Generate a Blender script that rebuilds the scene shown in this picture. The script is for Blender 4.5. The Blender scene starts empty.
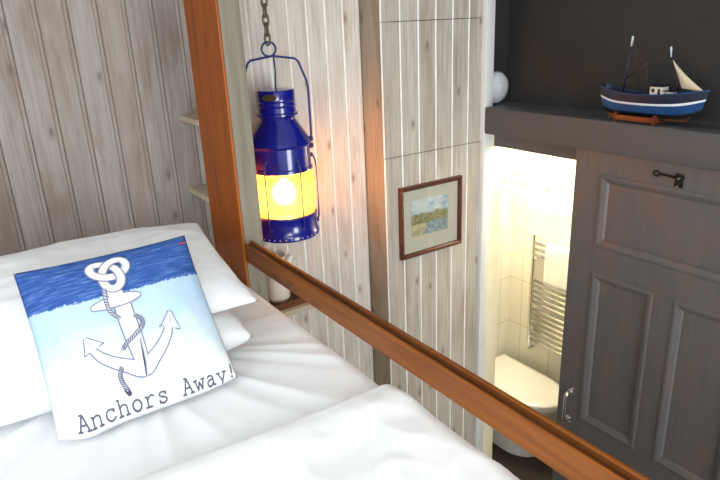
import bpy, bmesh, math, random
from mathutils import Vector, Matrix, noise
random.seed(7)
S = bpy.context.scene
COL = S.collection
PI = math.pi
H = 2.65                      # eye height above the lower floor

# ------------------------------------------------------------------ helpers
def V(*a): return Vector(a)

def new_bm(): return bmesh.new()

def link(name, bm, mats, parent=None, smooth=False, angle=None):
    me = bpy.data.meshes.new(name)
    bmesh.ops.recalc_face_normals(bm, faces=bm.faces)
    bm.to_mesh(me); bm.free()
    if not isinstance(mats, (list, tuple)): mats = [mats]
    for m in mats: me.materials.append(m)
    o = bpy.data.objects.new(name, me)
    COL.objects.link(o)
    if parent is not None:
        o.parent = parent
        p = parent
        off = Vector((0, 0, 0))
        if p.type == 'EMPTY': off = p.location.copy()
        o.matrix_parent_inverse = Matrix.Translation(-off)
    if smooth:
        for p in me.polygons: p.use_smooth = True
        if angle is not None:
            md = o.modifiers.new('edge', 'EDGE_SPLIT'); md.split_angle = math.radians(angle)
    return o

def thing(name, label, cat, loc, group=None):
    o = bpy.data.objects.new(name, None)
    o.empty_display_size = 0.05
    COL.objects.link(o)
    o.location = loc
    o['label'] = label; o['category'] = cat
    if group: o['group'] = group
    return o

def tag(o, label, cat, group=None):
    o['label'] = label; o['category'] = cat
    if group: o['group'] = group
    return o

def struct(o):
    o['kind'] = 'structure'
    return o

def box(bm, x0, x1, y0, y1, z0, z1, mi=0, bev=0.0, seg=2):
    vs = [bm.verts.new((x, y, z)) for x in (x0, x1) for y in (y0, y1) for z in (z0, z1)]
    q = [(0, 1, 3, 2), (4, 6, 7, 5), (0, 4, 5, 1), (2, 3, 7, 6), (0, 2, 6, 4), (1, 5, 7, 3)]
    fs = [bm.faces.new([vs[i] for i in f]) for f in q]
    for f in fs: f.material_index = mi
    if bev > 0:
        es = list({e for f in fs for e in f.edges})
        r = bmesh.ops.bevel(bm, geom=es, offset=bev, segments=seg, profile=0.5, affect='EDGES')
        for f in r['faces']: f.material_index = mi
    return fs

def frame_dirs(pts, closed):
    n = len(pts); T = []
    for i in range(n):
        a = pts[(i - 1) % n] if (closed or i > 0) else pts[i]
        b = pts[(i + 1) % n] if (closed or i < n - 1) else pts[i]
        d = b - a
        T.append(d.normalized() if d.length > 1e-9 else Vector((0, 0, 1)))
    ref = Vector((0, 0, 1)) if abs(T[0].z) < 0.9 else Vector((1, 0, 0))
    N = []
    u = T[0].cross(ref).normalized()
    for t in T:
        u = u - t * u.dot(t)
        u.normalize()
        N.append((u.copy(), t.cross(u).normalized()))
    return N

def tube(bm, pts, r, seg=10, closed=False, mi=0):
    pts = [Vector(p) for p in pts]
    n = len(pts)
    rr = r if isinstance(r, (list, tuple)) else [r] * n
    N = frame_dirs(pts, closed)
    rings = []
    for p, (u, w), q in zip(pts, N, rr):
        rings.append([bm.verts.new(p + (u * math.cos(2 * PI * k / seg) + w * math.sin(2 * PI * k / seg)) * q) for k in range(seg)])
    m = n if closed else n - 1
    for i in range(m):
        a, b = rings[i], rings[(i + 1) % n]
        for k in range(seg):
            f = bm.faces.new((a[k], a[(k + 1) % seg], b[(k + 1) % seg], b[k])); f.material_index = mi
    if not closed:
        for ring in (rings[0], rings[-1]):
            f = bm.faces.new(ring); f.material_index = mi

def lathe(bm, prof, cx=0, cy=0, seg=40, mi=0, M=None):
    """prof: list of (r, z); M: matrix that takes local to world"""
    rings = []
    for r, z in prof:
        if r < 1e-6:
            v = [bm.verts.new((cx, cy, z))]
        else:
            v = [bm.verts.new((cx + r * math.cos(2 * PI * k / seg), cy + r * math.sin(2 * PI * k / seg), z)) for k in range(seg)]
        if M is not None:
            for q in v: q.co = M @ q.co
        rings.append(v)
    for a, b in zip(rings, rings[1:]):
        for k in range(seg):
            k2 = (k + 1) % seg
            if len(a) == 1 and len(b) == 1: continue
            if len(a) == 1: f = bm.faces.new((a[0], b[k], b[k2]))
            elif len(b) == 1: f = bm.faces.new((a[k], a[k2], b[0]))
            else: f = bm.faces.new((a[k], a[k2], b[k2], b[k]))
            f.material_index = mi

def prism(bm, poly, axis, a, b, mi=0, bev=0.0):
    """extrude a 2D polygon along an axis from a to b. axis 'x': poly=(y,z); 'y': (x,z); 'z': (x,y)"""
    def P(p, t):
        if axis == 'x': return (t, p[0], p[1])
        if axis == 'y': return (p[0], t, p[1])
        return (p[0], p[1], t)
    A = [bm.verts.new(P(p, a)) for p in poly]
    B = [bm.verts.new(P(p, b)) for p in poly]
    n = len(poly)
    fs = [bm.faces.new(A), bm.faces.new(B)]
    for i in range(n):
        fs.append(bm.faces.new((A[i], A[(i + 1) % n], B[(i + 1) % n], B[i])))
    for f in fs: f.material_index = mi
    if bev > 0:
        es = list({e for f in fs for e in f.edges})
        bmesh.ops.bevel(bm, geom=es, offset=bev, segments=2, profile=0.5, affect='EDGES')
    return fs

def spline(pts, n=12, closed=False):
    pts = [Vector(p) for p in pts]
    out = []
    N = len(pts)
    rng = range(N) if closed else range(N - 1)
    for i in rng:
        if closed:
            p0, p1, p2, p3 = pts[(i - 1) % N], pts[i], pts[(i + 1) % N], pts[(i + 2) % N]
        else:
            p0, p1, p2, p3 = pts[max(i - 1, 0)], pts[i], pts[i + 1], pts[min(i + 2, N - 1)]
        for k in range(n):
            t = k / n
            out.append(0.5 * ((2 * p1) + (p2 - p0) * t + (2 * p0 - 5 * p1 + 4 * p2 - p3) * t * t + (3 * p1 - p0 - 3 * p2 + p3) * t ** 3))
    if not closed: out.append(pts[-1].copy())
    return out

# ------------------------------------------------------------------ materials
class NT:
    def __init__(s, name):
        s.m = bpy.data.materials.new(name); s.m.use_nodes = True
        s.t = s.m.node_tree
        s.b = s.t.nodes['Principled BSDF']
        s.out = s.t.nodes['Material Output']
    def n(s, kind, **kw):
        x = s.t.nodes.new(kind)
        for k, v in kw.items():
            if k.startswith('i_'):
                key = k[2:]
                key = int(key) if key.isdigit() else key
                x.inputs[key].default_value = v
            else: setattr(x, k, v)
        return x
    def l(s, a, b): s.t.links.new(a, b)
    def ramp(s, fac, stops, interp='LINEAR'):
        r = s.n('ShaderNodeValToRGB'); r.color_ramp.interpolation = interp
        e = r.color_ramp.elements
        while len(e) > 1: e.remove(e[-1])
        for i, (p, c) in enumerate(stops):
            q = e[0] if i == 0 else e.new(p)
            q.position = p
            q.color = (*c, 1) if len(c) == 3 else c
        if fac is not None: s.l(fac, r.inputs[0])
        return r.outputs[0]
    def mix(s, fac, a, b, mode='MIX'):
        x = s.n('ShaderNodeMix', data_type='RGBA', blend_type=mode)
        for k, v in ((0, fac), (6, a), (7, b)):
            if isinstance(v, (int, float)): x.inputs[k].default_value = v
            elif isinstance(v, tuple): x.inputs[k].default_value = (*v, 1)
            else: s.l(v, x.inputs[k])
        return x.outputs[2]
    def math(s, op, a, b=None, clamp=False):
        x = s.n('ShaderNodeMath', operation=op, use_clamp=clamp)
        for k, v in ((0, a), (1, b)):
            if v is None: continue
            if isinstance(v, (int, float)): x.inputs[k].default_value = v
            else: s.l(v, x.inputs[k])
        return x.outputs[0]
    def coords(s, scale=(1, 1, 1), loc=(0, 0, 0), src='Object'):
        tc = s.n('ShaderNodeTexCoord')
        mp = s.n('ShaderNodeMapping')
        mp.inputs['Scale'].default_value = scale
        mp.inputs['Location'].default_value = loc
        s.l(tc.outputs[src], mp.inputs[0])
        return mp.outputs[0]
    def noise(s, vec, scale=5, detail=4, rough=0.55, dist=0.0):
        x = s.n('ShaderNodeTexNoise')
        x.inputs['Scale'].default_value = scale; x.inputs['Detail'].default_value = detail
        x.inputs['Roughness'].default_value = rough; x.inputs['Distortion'].default_value = dist
        if vec is not None: s.l(vec, x.inputs['Vector'])
        return x.outputs['Fac']
    def bump(s, h, strength=0.2, dist=0.01):
        b = s.n('ShaderNodeBump'); b.inputs['Strength'].default_value = strength; b.inputs['Distance'].default_value = dist
        s.l(h, b.inputs['Height']); s.l(b.outputs[0], s.b.inputs['Normal'])
    def base(s, c):
        if isinstance(c, tuple): s.b.inputs['Base Color'].default_value = (*c, 1)
        else: s.l(c, s.b.inputs['Base Color'])

def lin(r, g, b):
    f = lambda v: (v / 255 / 12.92) if v / 255 <= 0.04045 else ((v / 255 + 0.055) / 1.055) ** 2.4
    return (f(r), f(g), f(b))

def simple(name, c, rough=0.5, metal=0.0, var=0.12, scale=12, spec=0.5, bump=0.0, coat=0.0):
    t = NT(name)
    v = t.coords()
    n = t.noise(v, scale, 4)
    dark = tuple(x * (1 - var) for x in c); lite = tuple(min(1, x * (1 + var)) for x in c)
    t.base(t.ramp(n, [(0.3, dark), (0.7, lite)]))
    t.b.inputs['Roughness'].default_value = rough
    t.b.inputs['Metallic'].default_value = metal
    t.b.inputs['Specular IOR Level'].default_value = spec
    t.b.inputs['Coat Weight'].default_value = coat
    if bump: t.bump(n, bump, 0.003)
    return t.m

def whitewash(name, pale, mid, dark, knot, gain=1.0):
    """lime-washed pine boards running along Z, board id in the face attribute rnd"""
    t = NT(name)
    at = t.n('ShaderNodeAttribute', attribute_name='rnd')
    cb = t.n('ShaderNodeCombineXYZ')
    t.l(t.math('MULTIPLY', at.outputs['Fac'], 37.0), cb.inputs[0])
    t.l(t.math('MULTIPLY', at.outputs['Fac'], 11.0), cb.inputs[1])
    t.l(t.math('MULTIPLY', at.outputs['Fac'], 53.0), cb.inputs[2])
    tc = t.n('ShaderNodeTexCoord')
    add = t.n('ShaderNodeVectorMath', operation='ADD')
    t.l(tc.outputs['Object'], add.inputs[0]); t.l(cb.outputs[0], add.inputs[1])
    def mp(sc):
        m = t.n('ShaderNodeMapping'); m.inputs['Scale'].default_value = sc
        t.l(add.outputs[0], m.inputs[0]); return m.outputs[0]
    wear = t.noise(mp((7, 7, 1.6)), 1.5, 5, 0.62, 0.4)
    grain = t.noise(mp((70, 70, 2.2)), 1.6, 5, 0.6, 0.25)
    c = t.ramp(wear, [(0.3, mid), (0.5, pale), (0.68, tuple(min(1, p * 1.1) for p in pale))])
    g = t.ramp(grain, [(0.34, (0, 0, 0)), (0.62, (1, 1, 1))])
    c = t.mix(t.math('MULTIPLY', t.math('SUBTRACT', 1.0, g), 0.45), c, dark)
    tint = t.math('MULTIPLY', at.outputs['Fac'], 0.4)
    c = t.mix(tint, c, mid)
    vo = t.n('ShaderNodeTexVoronoi', voronoi_dimensions='2D'); vo.inputs['Scale'].default_value = 1.0
    sx = t.n('ShaderNodeSeparateXYZ'); t.l(add.outputs[0], sx.inputs[0])
    kx = t.n('ShaderNodeCombineXYZ')
    t.l(t.math('MULTIPLY', t.math('ADD', sx.outputs[0], sx.outputs[1]), 9.5), kx.inputs[0]); t.l(t.math('MULTIPLY', sx.outputs[2], 4.2), kx.inputs[1])
    t.l(kx.outputs[0], vo.inputs['Vector'])
    sp = t.n('ShaderNodeSeparateColor'); t.l(vo.outputs['Color'], sp.inputs[0])
    sel = t.math('GREATER_THAN', sp.outputs[0], 0.74)
    k = t.ramp(vo.outputs['Distance'], [(0.035, (1, 1, 1)), (0.075, (0.45, 0.45, 0.45)), (0.16, (0, 0, 0))])
    c = t.mix(t.math('MULTIPLY', t.math('MULTIPLY', k, sel), 0.62), c, knot)
    t.base(c)
    t.b.inputs['Roughness'].default_value = 0.62
    t.bump(grain, 0.12, 0.002)
    return t.m

def stained(name, c1, c2, c3, axis='z', rough=0.35, coat=0.25, knots=True):
    t = NT(name)
    sc = {'z': (28, 28, 1.5), 'y': (28, 1.5, 28), 'x': (1.5, 28, 28)}[axis]
    v = t.coords(sc)
    g = t.noise(v, 1.4, 6, 0.6, 0.5)
    v2 = t.coords(tuple(x * 0.25 for x in sc), (3, 5, 1))
    w = t.noise(v2, 1.5, 3)
    c = t.ramp(g, [(0.28, c3), (0.45, c1), (0.7, c2)])
    c = t.mix(t.math('MULTIPLY', w, 0.5), c, c1)
    if knots:
        ks = {'z': (11, 6, 3.2), 'y': (11, 3.2, 14), 'x': (3.2, 11, 14)}[axis]
        vo = t.n('ShaderNodeTexVoronoi'); vo.inputs['Scale'].default_value = 1.0
        t.l(t.coords(ks, (0.3, 0.4, 0.1)), vo.inputs['Vector'])
        k = t.ramp(vo.outputs['Distance'], [(0.04, (1, 1, 1)), (0.12, (0, 0, 0))])
        c = t.mix(t.math('MULTIPLY', k, 0.6), c, c3)
    t.base(c)
    t.b.inputs['Roughness'].default_value = rough
    t.b.inputs['Coat Weight'].default_value = coat * 0.5
    t.b.inputs['Specular IOR Level'].default_value = 0.3
    t.b.inputs['Coat Roughness'].default_value = 0.2
    t.bump(g, 0.08, 0.002)
    return t.m

def cotton(name, c, rough=0.85):
    t = NT(name)
    n = t.noise(t.coords((1, 1, 1)), 260, 2)
    w = t.noise(t.coords((1, 1, 1)), 9, 4)
    t.base(t.ramp(w, [(0.3, tuple(x * 0.97 for x in c)), (0.7, c)]))
    t.b.inputs['Roughness'].default_value = rough
    t.b.inputs['Sheen Weight'].default_value = 0.2
    t.b.inputs['Specular IOR Level'].default_value = 0.2
    t.bump(n, 0.05, 0.001)
    return t.m

def paint_worn(name, c, worn, amount=0.5, rough=0.5):
    t = NT(name)
    w = t.noise(t.coords((1, 2.2, 1.6)), 2.6, 4, 0.6, 0.3)
    g = t.noise(t.coords((30, 30, 2)), 1.5, 4)
    c0 = t.ramp(g, [(0.3, tuple(x * 0.9 for x in c)), (0.7, tuple(x * 1.08 for x in c))])
    f = t.ramp(w, [(0.5, (0, 0, 0)), (0.72, (1, 1, 1))])
    t.base(t.mix(t.math('MULTIPLY', f, amount), c0, worn))
    t.b.inputs['Roughness'].default_value = rough
    t.bump(g, 0.06, 0.002)
    return t.m

M = {}
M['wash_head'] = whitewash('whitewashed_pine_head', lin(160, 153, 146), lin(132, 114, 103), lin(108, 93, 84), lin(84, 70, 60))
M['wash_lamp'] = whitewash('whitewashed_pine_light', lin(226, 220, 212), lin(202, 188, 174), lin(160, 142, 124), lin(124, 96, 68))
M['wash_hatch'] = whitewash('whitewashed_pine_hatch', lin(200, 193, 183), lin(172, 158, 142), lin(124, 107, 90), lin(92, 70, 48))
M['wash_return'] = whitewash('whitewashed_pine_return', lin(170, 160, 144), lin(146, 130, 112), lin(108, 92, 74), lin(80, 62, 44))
M['groove_dark'] = simple('board_groove_dark', lin(128, 114, 104), 0.8)  # headboard and return joints, darker than the pale board colour
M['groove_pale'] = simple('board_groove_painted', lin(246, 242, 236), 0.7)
M['orange_wood'] = stained('orange_stained_pine', lin(150, 74, 10), lin(170, 90, 16), lin(100, 44, 6), 'z', 0.45, 0.1)
M['rail_wood'] = stained('brown_stained_rail', lin(122, 64, 12), lin(152, 88, 20), lin(70, 32, 6), 'y', 0.38, 0.15)
M['rail_cap'] = stained('dark_rail_groove', lin(84, 44, 14), lin(106, 60, 20), lin(52, 24, 6), 'y', 0.32, 0.2, False)  # darker brown, set only on the groove faces of the rail
M['grey_wood'] = stained('pale_green_grey_wood', lin(124, 117, 102), lin(138, 130, 114), lin(96, 88, 72), 'z', 0.6, 0.0)
M['shelf_wood'] = stained('pale_shelf_wood', lin(186, 170, 150), lin(204, 192, 174), lin(150, 130, 110), 'x', 0.6, 0.0, False)
M['white_paint'] = simple('white_gloss_paint', lin(226, 226, 224), 0.4, var=0.03)
M['cream_paint'] = simple('cream_paint', lin(238, 230, 200), 0.5, var=0.03)
M['ceiling_paint'] = simple('matt_white_ceiling_paint', lin(236, 234, 228), 0.9, var=0.02)
M['room_paint'] = simple('pale_plaster', lin(214, 208, 198), 0.9, var=0.04)
M['dark_wall'] = simple('charcoal_wall_paint', lin(41, 40, 40), 0.75, var=0.08, scale=4)
M['ledge_paint'] = simple('charcoal_ledge_paint', lin(82, 83, 85), 0.55, var=0.08, scale=6)
M['door_paint'] = paint_worn('worn_grey_brown_door_paint', lin(92, 90, 90), lin(112, 88, 80), 0.6, 0.48)
M['black_iron'] = simple('black_iron', lin(26, 24, 24), 0.4, 0.6, spec=0.6)
M['chrome'] = simple('polished_chrome', (0.82, 0.82, 0.82), 0.12, 1.0, var=0.03)
M['sheet'] = cotton('white_bed_sheet', (0.88, 0.89, 0.91))
M['pillow_cotton'] = cotton('white_pillow_cotton', (0.80, 0.81, 0.83))
M['duvet_cotton'] = cotton('white_duvet_cotton', (0.9, 0.91, 0.92))
M['ceramic'] = simple('white_ceramic', (0.86, 0.85, 0.81), 0.12, var=0.02, coat=0.4)
M['plastic_white'] = simple('white_plastic', lin(226, 228, 232), 0.4, var=0.03)
M['blue_enamel'] = simple('royal_blue_enamel', lin(12, 22, 130), 0.22, var=0.12, scale=20, coat=0.5)
M['blue_wire'] = simple('blue_painted_wire', lin(24, 30, 110), 0.35, var=0.1)
M['brass_old'] = simple('tarnished_brass', lin(96, 84, 48), 0.45, 0.7, var=0.25, scale=40)
M['rust_chain'] = simple('weathered_galvanised_steel', lin(120, 112, 96), 0.5, 0.75, var=0.3, scale=60)
M['rivet'] = simple('pale_rivet', lin(190, 190, 205), 0.4, 0.3)
M['floor_dark'] = stained('dark_floor_boards', lin(48, 40, 36), lin(58, 50, 45), lin(30, 25, 22), 'y', 0.45, 0.1, False)
M['towel'] = cotton('white_towelling', (0.9, 0.9, 0.88), 0.95)
M['jug_glaze'] = simple('cream_glaze', lin(226, 216, 200), 0.2, var=0.03, coat=0.4)
M['tray_wood'] = stained('brown_tray_wood', lin(104, 58, 36), lin(126, 74, 46), lin(66, 34, 20), 'x', 0.4, 0.2, False)
M['caddy'] = simple('dark_green_tin', lin(40, 46, 42), 0.4, 0.3)

def tile_mat():
    t = NT('cream_wall_tiles')
    tc = t.n('ShaderNodeTexCoord')
    sp = t.n('ShaderNodeSeparateXYZ'); t.l(tc.outputs['Object'], sp.inputs[0])
    cb = t.n('ShaderNodeCombineXYZ')
    t.l(t.math('ADD', sp.outputs[0], sp.outputs[1]), cb.inputs[0]); t.l(sp.outputs[2], cb.inputs[1])
    b = t.n('ShaderNodeTexBrick'); b.offset = 0.0
    t.l(cb.outputs[0], b.inputs['Vector'])
    b.inputs['Color1'].default_value = (*lin(240, 236, 222), 1)
    b.inputs['Color2'].default_value = (*lin(236, 231, 214), 1)
    b.inputs['Mortar'].default_value = (*lin(206, 198, 176), 1)
    b.inputs['Scale'].default_value = 1.0
    b.inputs['Mortar Size'].default_value = 0.003
    b.inputs['Brick Width'].default_value = 0.25
    b.inputs['Row Height'].default_value = 0.33
    t.base(b.outputs['Color'])
    t.b.inputs['Roughness'].default_value = 0.25
    return t.m
M['tiles'] = tile_mat()

def glass_mat(name, tint=(1, 1, 1), refl=0.06):
    t = NT(name)
    tr = t.n('ShaderNodeBsdfTransparent'); tr.inputs[0].default_value = (*tint, 1)
    gl = t.n('ShaderNodeBsdfGlossy'); gl.inputs['Roughness'].default_value = 0.05
    mx = t.n('ShaderNodeMixShader'); mx.inputs[0].default_value = refl
    t.l(tr.outputs[0], mx.inputs[1]); t.l(gl.outputs[0], mx.inputs[2])
    t.l(mx.outputs[0], t.out.inputs[0])
    return t.m
M['glass'] = glass_mat('clear_glass', (0.97, 0.98, 0.97))

def lens_mat():
    t = NT('amber_lit_lens_glass')
    tr = t.n('ShaderNodeBsdfTransparent'); tr.inputs[0].default_value = (1.0, 0.80, 0.40, 1)
    tl = t.n('ShaderNodeBsdfTranslucent'); tl.inputs[0].default_value = (1.0, 0.52, 0.08, 1)
    em = t.n('ShaderNodeEmission'); em.inputs[0].default_value = (1.0, 0.25, 0.012, 1); em.inputs[1].default_value = LENS_E
    gl = t.n('ShaderNodeBsdfGlossy'); gl.inputs['Roughness'].default_value = 0.08
    m1 = t.n('ShaderNodeMixShader'); m1.inputs[0].default_value = 0.7
    t.l(tr.outputs[0], m1.inputs[1]); t.l(tl.outputs[0], m1.inputs[2])
    a = t.n('ShaderNodeAddShader'); t.l(m1.outputs[0], a.inputs[0]); t.l(em.outputs[0], a.inputs[1])
    m2 = t.n('ShaderNodeMixShader'); m2.inputs[0].default_value = 0.05; t.l(a.outputs[0], m2.inputs[1]); t.l(gl.outputs[0], m2.inputs[2])
    t.l(m2.outputs[0], t.out.inputs[0])
    return t.m
LENS_E = 0.55
M['lens'] = lens_mat()
def emit(name, c, s):
    t = NT(name)
    t.b.inputs['Base Color'].default_value = (*c, 1)
    t.b.inputs['Emission Color'].default_value = (*c, 1)
    t.b.inputs['Emission Strength'].default_value = s
    return t.m
M['bulb'] = emit('glowing_bulb', (1.0, 0.74, 0.30), 420.0)
M['bath_light'] = emit('lit_frosted_diffuser', (1.0, 0.9, 0.72), 6.0)

# ------------------------------------------------------------------ room shell
XL, XR = -1.35, 2.30          # left wall, partition with the door
YB, YF = 2.41, -1.7           # boarded back wall, wall behind the viewer
ZC = 3.45

def boards(name, x0, x1, z0, z1, yf, w, phase, mats, bead=True, bev=0.0035, thick=0.016, parent=None, axis='x', flip=1):
    """tongue-and-groove boarding facing -Y (axis x) or facing -X (axis y)"""
    bm = new_bm()
    lay = bm.faces.layers.float.new('rnd')
    def P(a, d, z):
        return (a, yf + d, z) if axis == 'x' else (yf + d, a, z)
    a = phase
    while a > x0: a -= w
    rnd = random.Random(hash(round(x0 * 1000) + round(yf * 100)) & 0xffff)
    while a < x1 - 1e-4:
        s, e = max(a, x0), min(a + w, x1)
        r = rnd.random()
        if e - s > 0.012:
            pr = [(s, thick, 1), (s, bev * 1.4, 1), (s + bev, 0, 0)]
            if bead and e - s > 0.05:
                pr += [(e - 0.016, 0, 1), (e - 0.0145, 0.0015, 1), (e - 0.013, 0, 0)]
            pr += [(e - bev, 0, 1), (e, bev * 1.4, 1), (e, thick, 0)]
            lo = [bm.verts.new(P(p[0], p[1], z0)) for p in pr]
            hi = [bm.verts.new(P(p[0], p[1], z1)) for p in pr]
            for i in range(len(pr) - 1):
                f = bm.faces.new((lo[i], lo[i + 1], hi[i + 1], hi[i]))
                f.material_index = pr[i][2]; f[lay] = r
            f = bm.faces.new(lo); f[lay] = r
            f = bm.faces.new(hi); f[lay] = r
        a += w
    # backing sheet
    d0, d1 = thick - 0.001, thick + 0.03
    vs = [bm.verts.new(P(aa, d, z)) for aa in (x0, x1) for d in (d0, d1) for z in (z0, z1)]
    for q in [(0, 1, 3, 2), (4, 6, 7, 5), (0, 4, 5, 1), (2, 3, 7, 6), (0, 2, 6, 4), (1, 5, 7, 3)]:
        f = bm.faces.new([vs[i] for i in q]); f.material_index = 1
    return link(name, bm, mats, parent)

# headboard part and lamp part of the back wall (one plane, split behind the post)
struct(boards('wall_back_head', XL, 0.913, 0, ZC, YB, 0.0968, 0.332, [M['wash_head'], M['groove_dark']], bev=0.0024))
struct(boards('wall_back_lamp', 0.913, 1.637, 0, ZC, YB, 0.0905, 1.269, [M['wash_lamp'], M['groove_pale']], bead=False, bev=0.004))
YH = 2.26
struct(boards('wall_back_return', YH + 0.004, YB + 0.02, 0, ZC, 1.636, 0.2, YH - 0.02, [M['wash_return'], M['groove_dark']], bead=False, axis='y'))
hz0, hz1 = H - 0.593, H + 0.0
hm = [M['wash_hatch'], M['groove_pale']]
struct(boards('wall_hatch_above', 1.6366, 2.262, hz1 + 0.003, ZC, YH, 0.1035, 1.637, hm, bead=False, bev=0.004))
struct(boards('wall_hatch_below', 1.6366, 2.262, 0, hz0 - 0.003, YH, 0.1035, 1.637, hm, bead=False, bev=0.004))
hatch = boards('access_panel', 1.6366, 2.245, hz0, hz1, YH + 0.001, 0.1035, 1.637, hm, bead=False, bev=0.004)
tag(hatch, 'whitewashed boarded access panel cut flush into the wall above the framed picture', 'panel')

bm = new_bm(); box(bm, 1.655, 2.44, YH + 0.047, YH + 0.06, 0, ZC); struct(link('wall_hatch_backing', bm, M['dark_wall']))

bm = new_bm(); box(bm, 0.926, 0.946, 2.192, YB + 0.002, 0, ZC, 0, 0.002)
struct(link('added_light_blocker', bm, M['orange_wood']))  # added hidden panel: stops lantern light leaking left, orange to tint its bounce
# white vertical trim where the hatch wall ends at the doorway
bm = new_bm(); box(bm, 2.246, 2.29, 2.238, YH + 0.03, 0, ZC, bev=0.004); box(bm, 2.262, 2.313, 2.246, YH + 0.08, 0, ZC, 0, 0.004)
struct(link('trim_1', bm, M['white_paint'], None, True, 40))
# cream reveal of the doorway
bm = new_bm(); box(bm, 2.3135, 2.40, 2.252, YH + 0.046, 0, H - 0.45)
struct(link('trim_2', bm, M['cream_paint']))
# niche side wall above the ledge
bm = new_bm(); box(bm, 2.3135, 2.479, 2.312, 2.34, H - 0.449, ZC); struct(link('wall_niche_side', bm, M['dark_wall']))

# floor, ceiling
bm = new_bm(); box(bm, XL - 0.1, 3.1, YF - 0.1, 2.9, -0.05, 0); struct(link('floor', bm, M['floor_dark']))
bm = new_bm(); box(bm, XL - 0.1, 3.1, YF - 0.1, 2.9, ZC, ZC + 0.05); struct(link('ceiling', bm, M['ceiling_paint']))

# left wall with the window, wall behind the viewer with a second window and an added fill one
def wall_with_hole(name, axis, pos, a0, a1, h0, h1, w0, w1, thick, mat, second=None):
    bm = new_bm()
    def B(p0, p1, z0, z1):
        if axis == 'x': box(bm, min(pos, pos + thick), max(pos, pos + thick), p0, p1, z0, z1)
        else: box(bm, p0, p1, min(pos, pos + thick), max(pos, pos + thick), z0, z1)
    B(a0, h0, 0, ZC); B(h0, h1, 0, w0); B(h0, h1, w1, ZC)
    if second:
        g0, g1, v0, v1 = second
        B(h1, g0, 0, ZC); B(g0, g1, 0, v0); B(g0, g1, v1, ZC); B(g1, a1, 0, ZC)
    else: B(h1, a1, 0, ZC)
    return struct(link(name, bm, mat))
W1 = (-0.75, 0.85, 2.3, 3.3)
W2 = (-1.2, 0.4, 2.2, 3.3)
W3 = (0.85, 2.0, 0.9, 2.3)
wall_with_hole('wall_left', 'x', XL, YF, YB, W1[0], W1[1], W1[2], W1[3], -0.1, M['room_paint'])
wall_with_hole('wall_front', 'y', YF, XL - 0.1, 2.5, W2[0], W2[1], W2[2], W2[3], -0.1, M['room_paint'], W3)
def window(name, axis, pos, a0, a1, z0, z1):
    def B(bm, p0, p1, q0, q1, d0, d1, bev=0.004):
        if axis == 'x': box(bm, pos - d1, pos - d0, p0, p1, q0, q1, 0, bev)
        else: box(bm, p0, p1, pos - d1, pos - d0, q0, q1, 0, bev)
    bm = new_bm()
    t = 0.05
    B(bm, a0, a0 + t, z0, z1, 0.02, 0.08); B(bm, a1 - t, a1, z0, z1, 0.02, 0.08)
    B(bm, a0 + t, a1 - t, z0, z0 + t, 0.02, 0.08); B(bm, a0 + t, a1 - t, z1 - t, z1, 0.02, 0.08)
    mid = (a0 + a1) / 2
    B(bm, mid - 0.02, mid + 0.02, z0 + t, z1 - t, 0.03, 0.07)
    fr = struct(link(name, bm, M['white_paint']))
    bm = new_bm()
    B(bm, a0 + t, mid - 0.02, z0 + t, z1 - t, 0.045, 0.05, 0); B(bm, mid + 0.02, a1 - t, z0 + t, z1 - t, 0.045, 0.05, 0)
    link('window_glass', bm, M['glass'], fr)
window('window_1', 'x', XL, *W1)
window('window_2', 'y', YF, *W2)
window('added_fill_window', 'y', YF, *W3)  # added unseen window, put in to brighten the lower hatch wall

# partition with the doorway: lintel, part beyond the door; dark wall above, bathroom ceiling
LZ = H - 0.629
bm = new_bm()
box(bm, 2.335, 2.40, YF, 2.252, LZ, H - 0.45)                 # lintel / upper partition
box(bm, 2.335, 2.40, YF, 1.63, 0, LZ)                         # partition behind the door
struct(link('wall_right', bm, M['ledge_paint']))
bm = new_bm(); box(bm, 2.478, 2.53, YF, 2.6, H - 0.448, ZC); struct(link('wall_right_upper', bm, M['dark_wall']))
# boxed ledge over the door
bm = new_bm(); box(bm, 2.247, 2.40, YF, 2.237, H - 0.553, H - 0.421, 0, 0.006); box(bm, 2.39, 2.479, YF, 2.312, H - 0.4495, H - 0.4215)
struct(link('trim_3', bm, M['ledge_paint'], None, True, 40))
# bathroom shell
bm = new_bm(); box(bm, 2.95, 3.05, 0.9, 2.75, 0, H - 0.45); struct(link('wall_bathroom_back', bm, M['tiles']))
bm = new_bm(); box(bm, 2.40, 2.95, 2.65, 2.75, 0, H - 0.45); struct(link('wall_bathroom_left', bm, M['tiles']))
bm = new_bm(); box(bm, 2.40, 2.95, 0.9, 1.0, 0, H - 0.45); struct(link('wall_bathroom_right', bm, M['tiles']))
bm = new_bm(); box(bm, 2.40, 2.44, 2.306, 2.65, 0, H - 0.45); struct(link('wall_bathroom_front', bm, M['cream_paint']))
bm = new_bm(); box(bm, 2.40, 3.05, 0.9, 2.75, H - 0.45, H - 0.43); struct(link('ceiling_bathroom', bm, M['ceiling_paint']))

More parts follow.
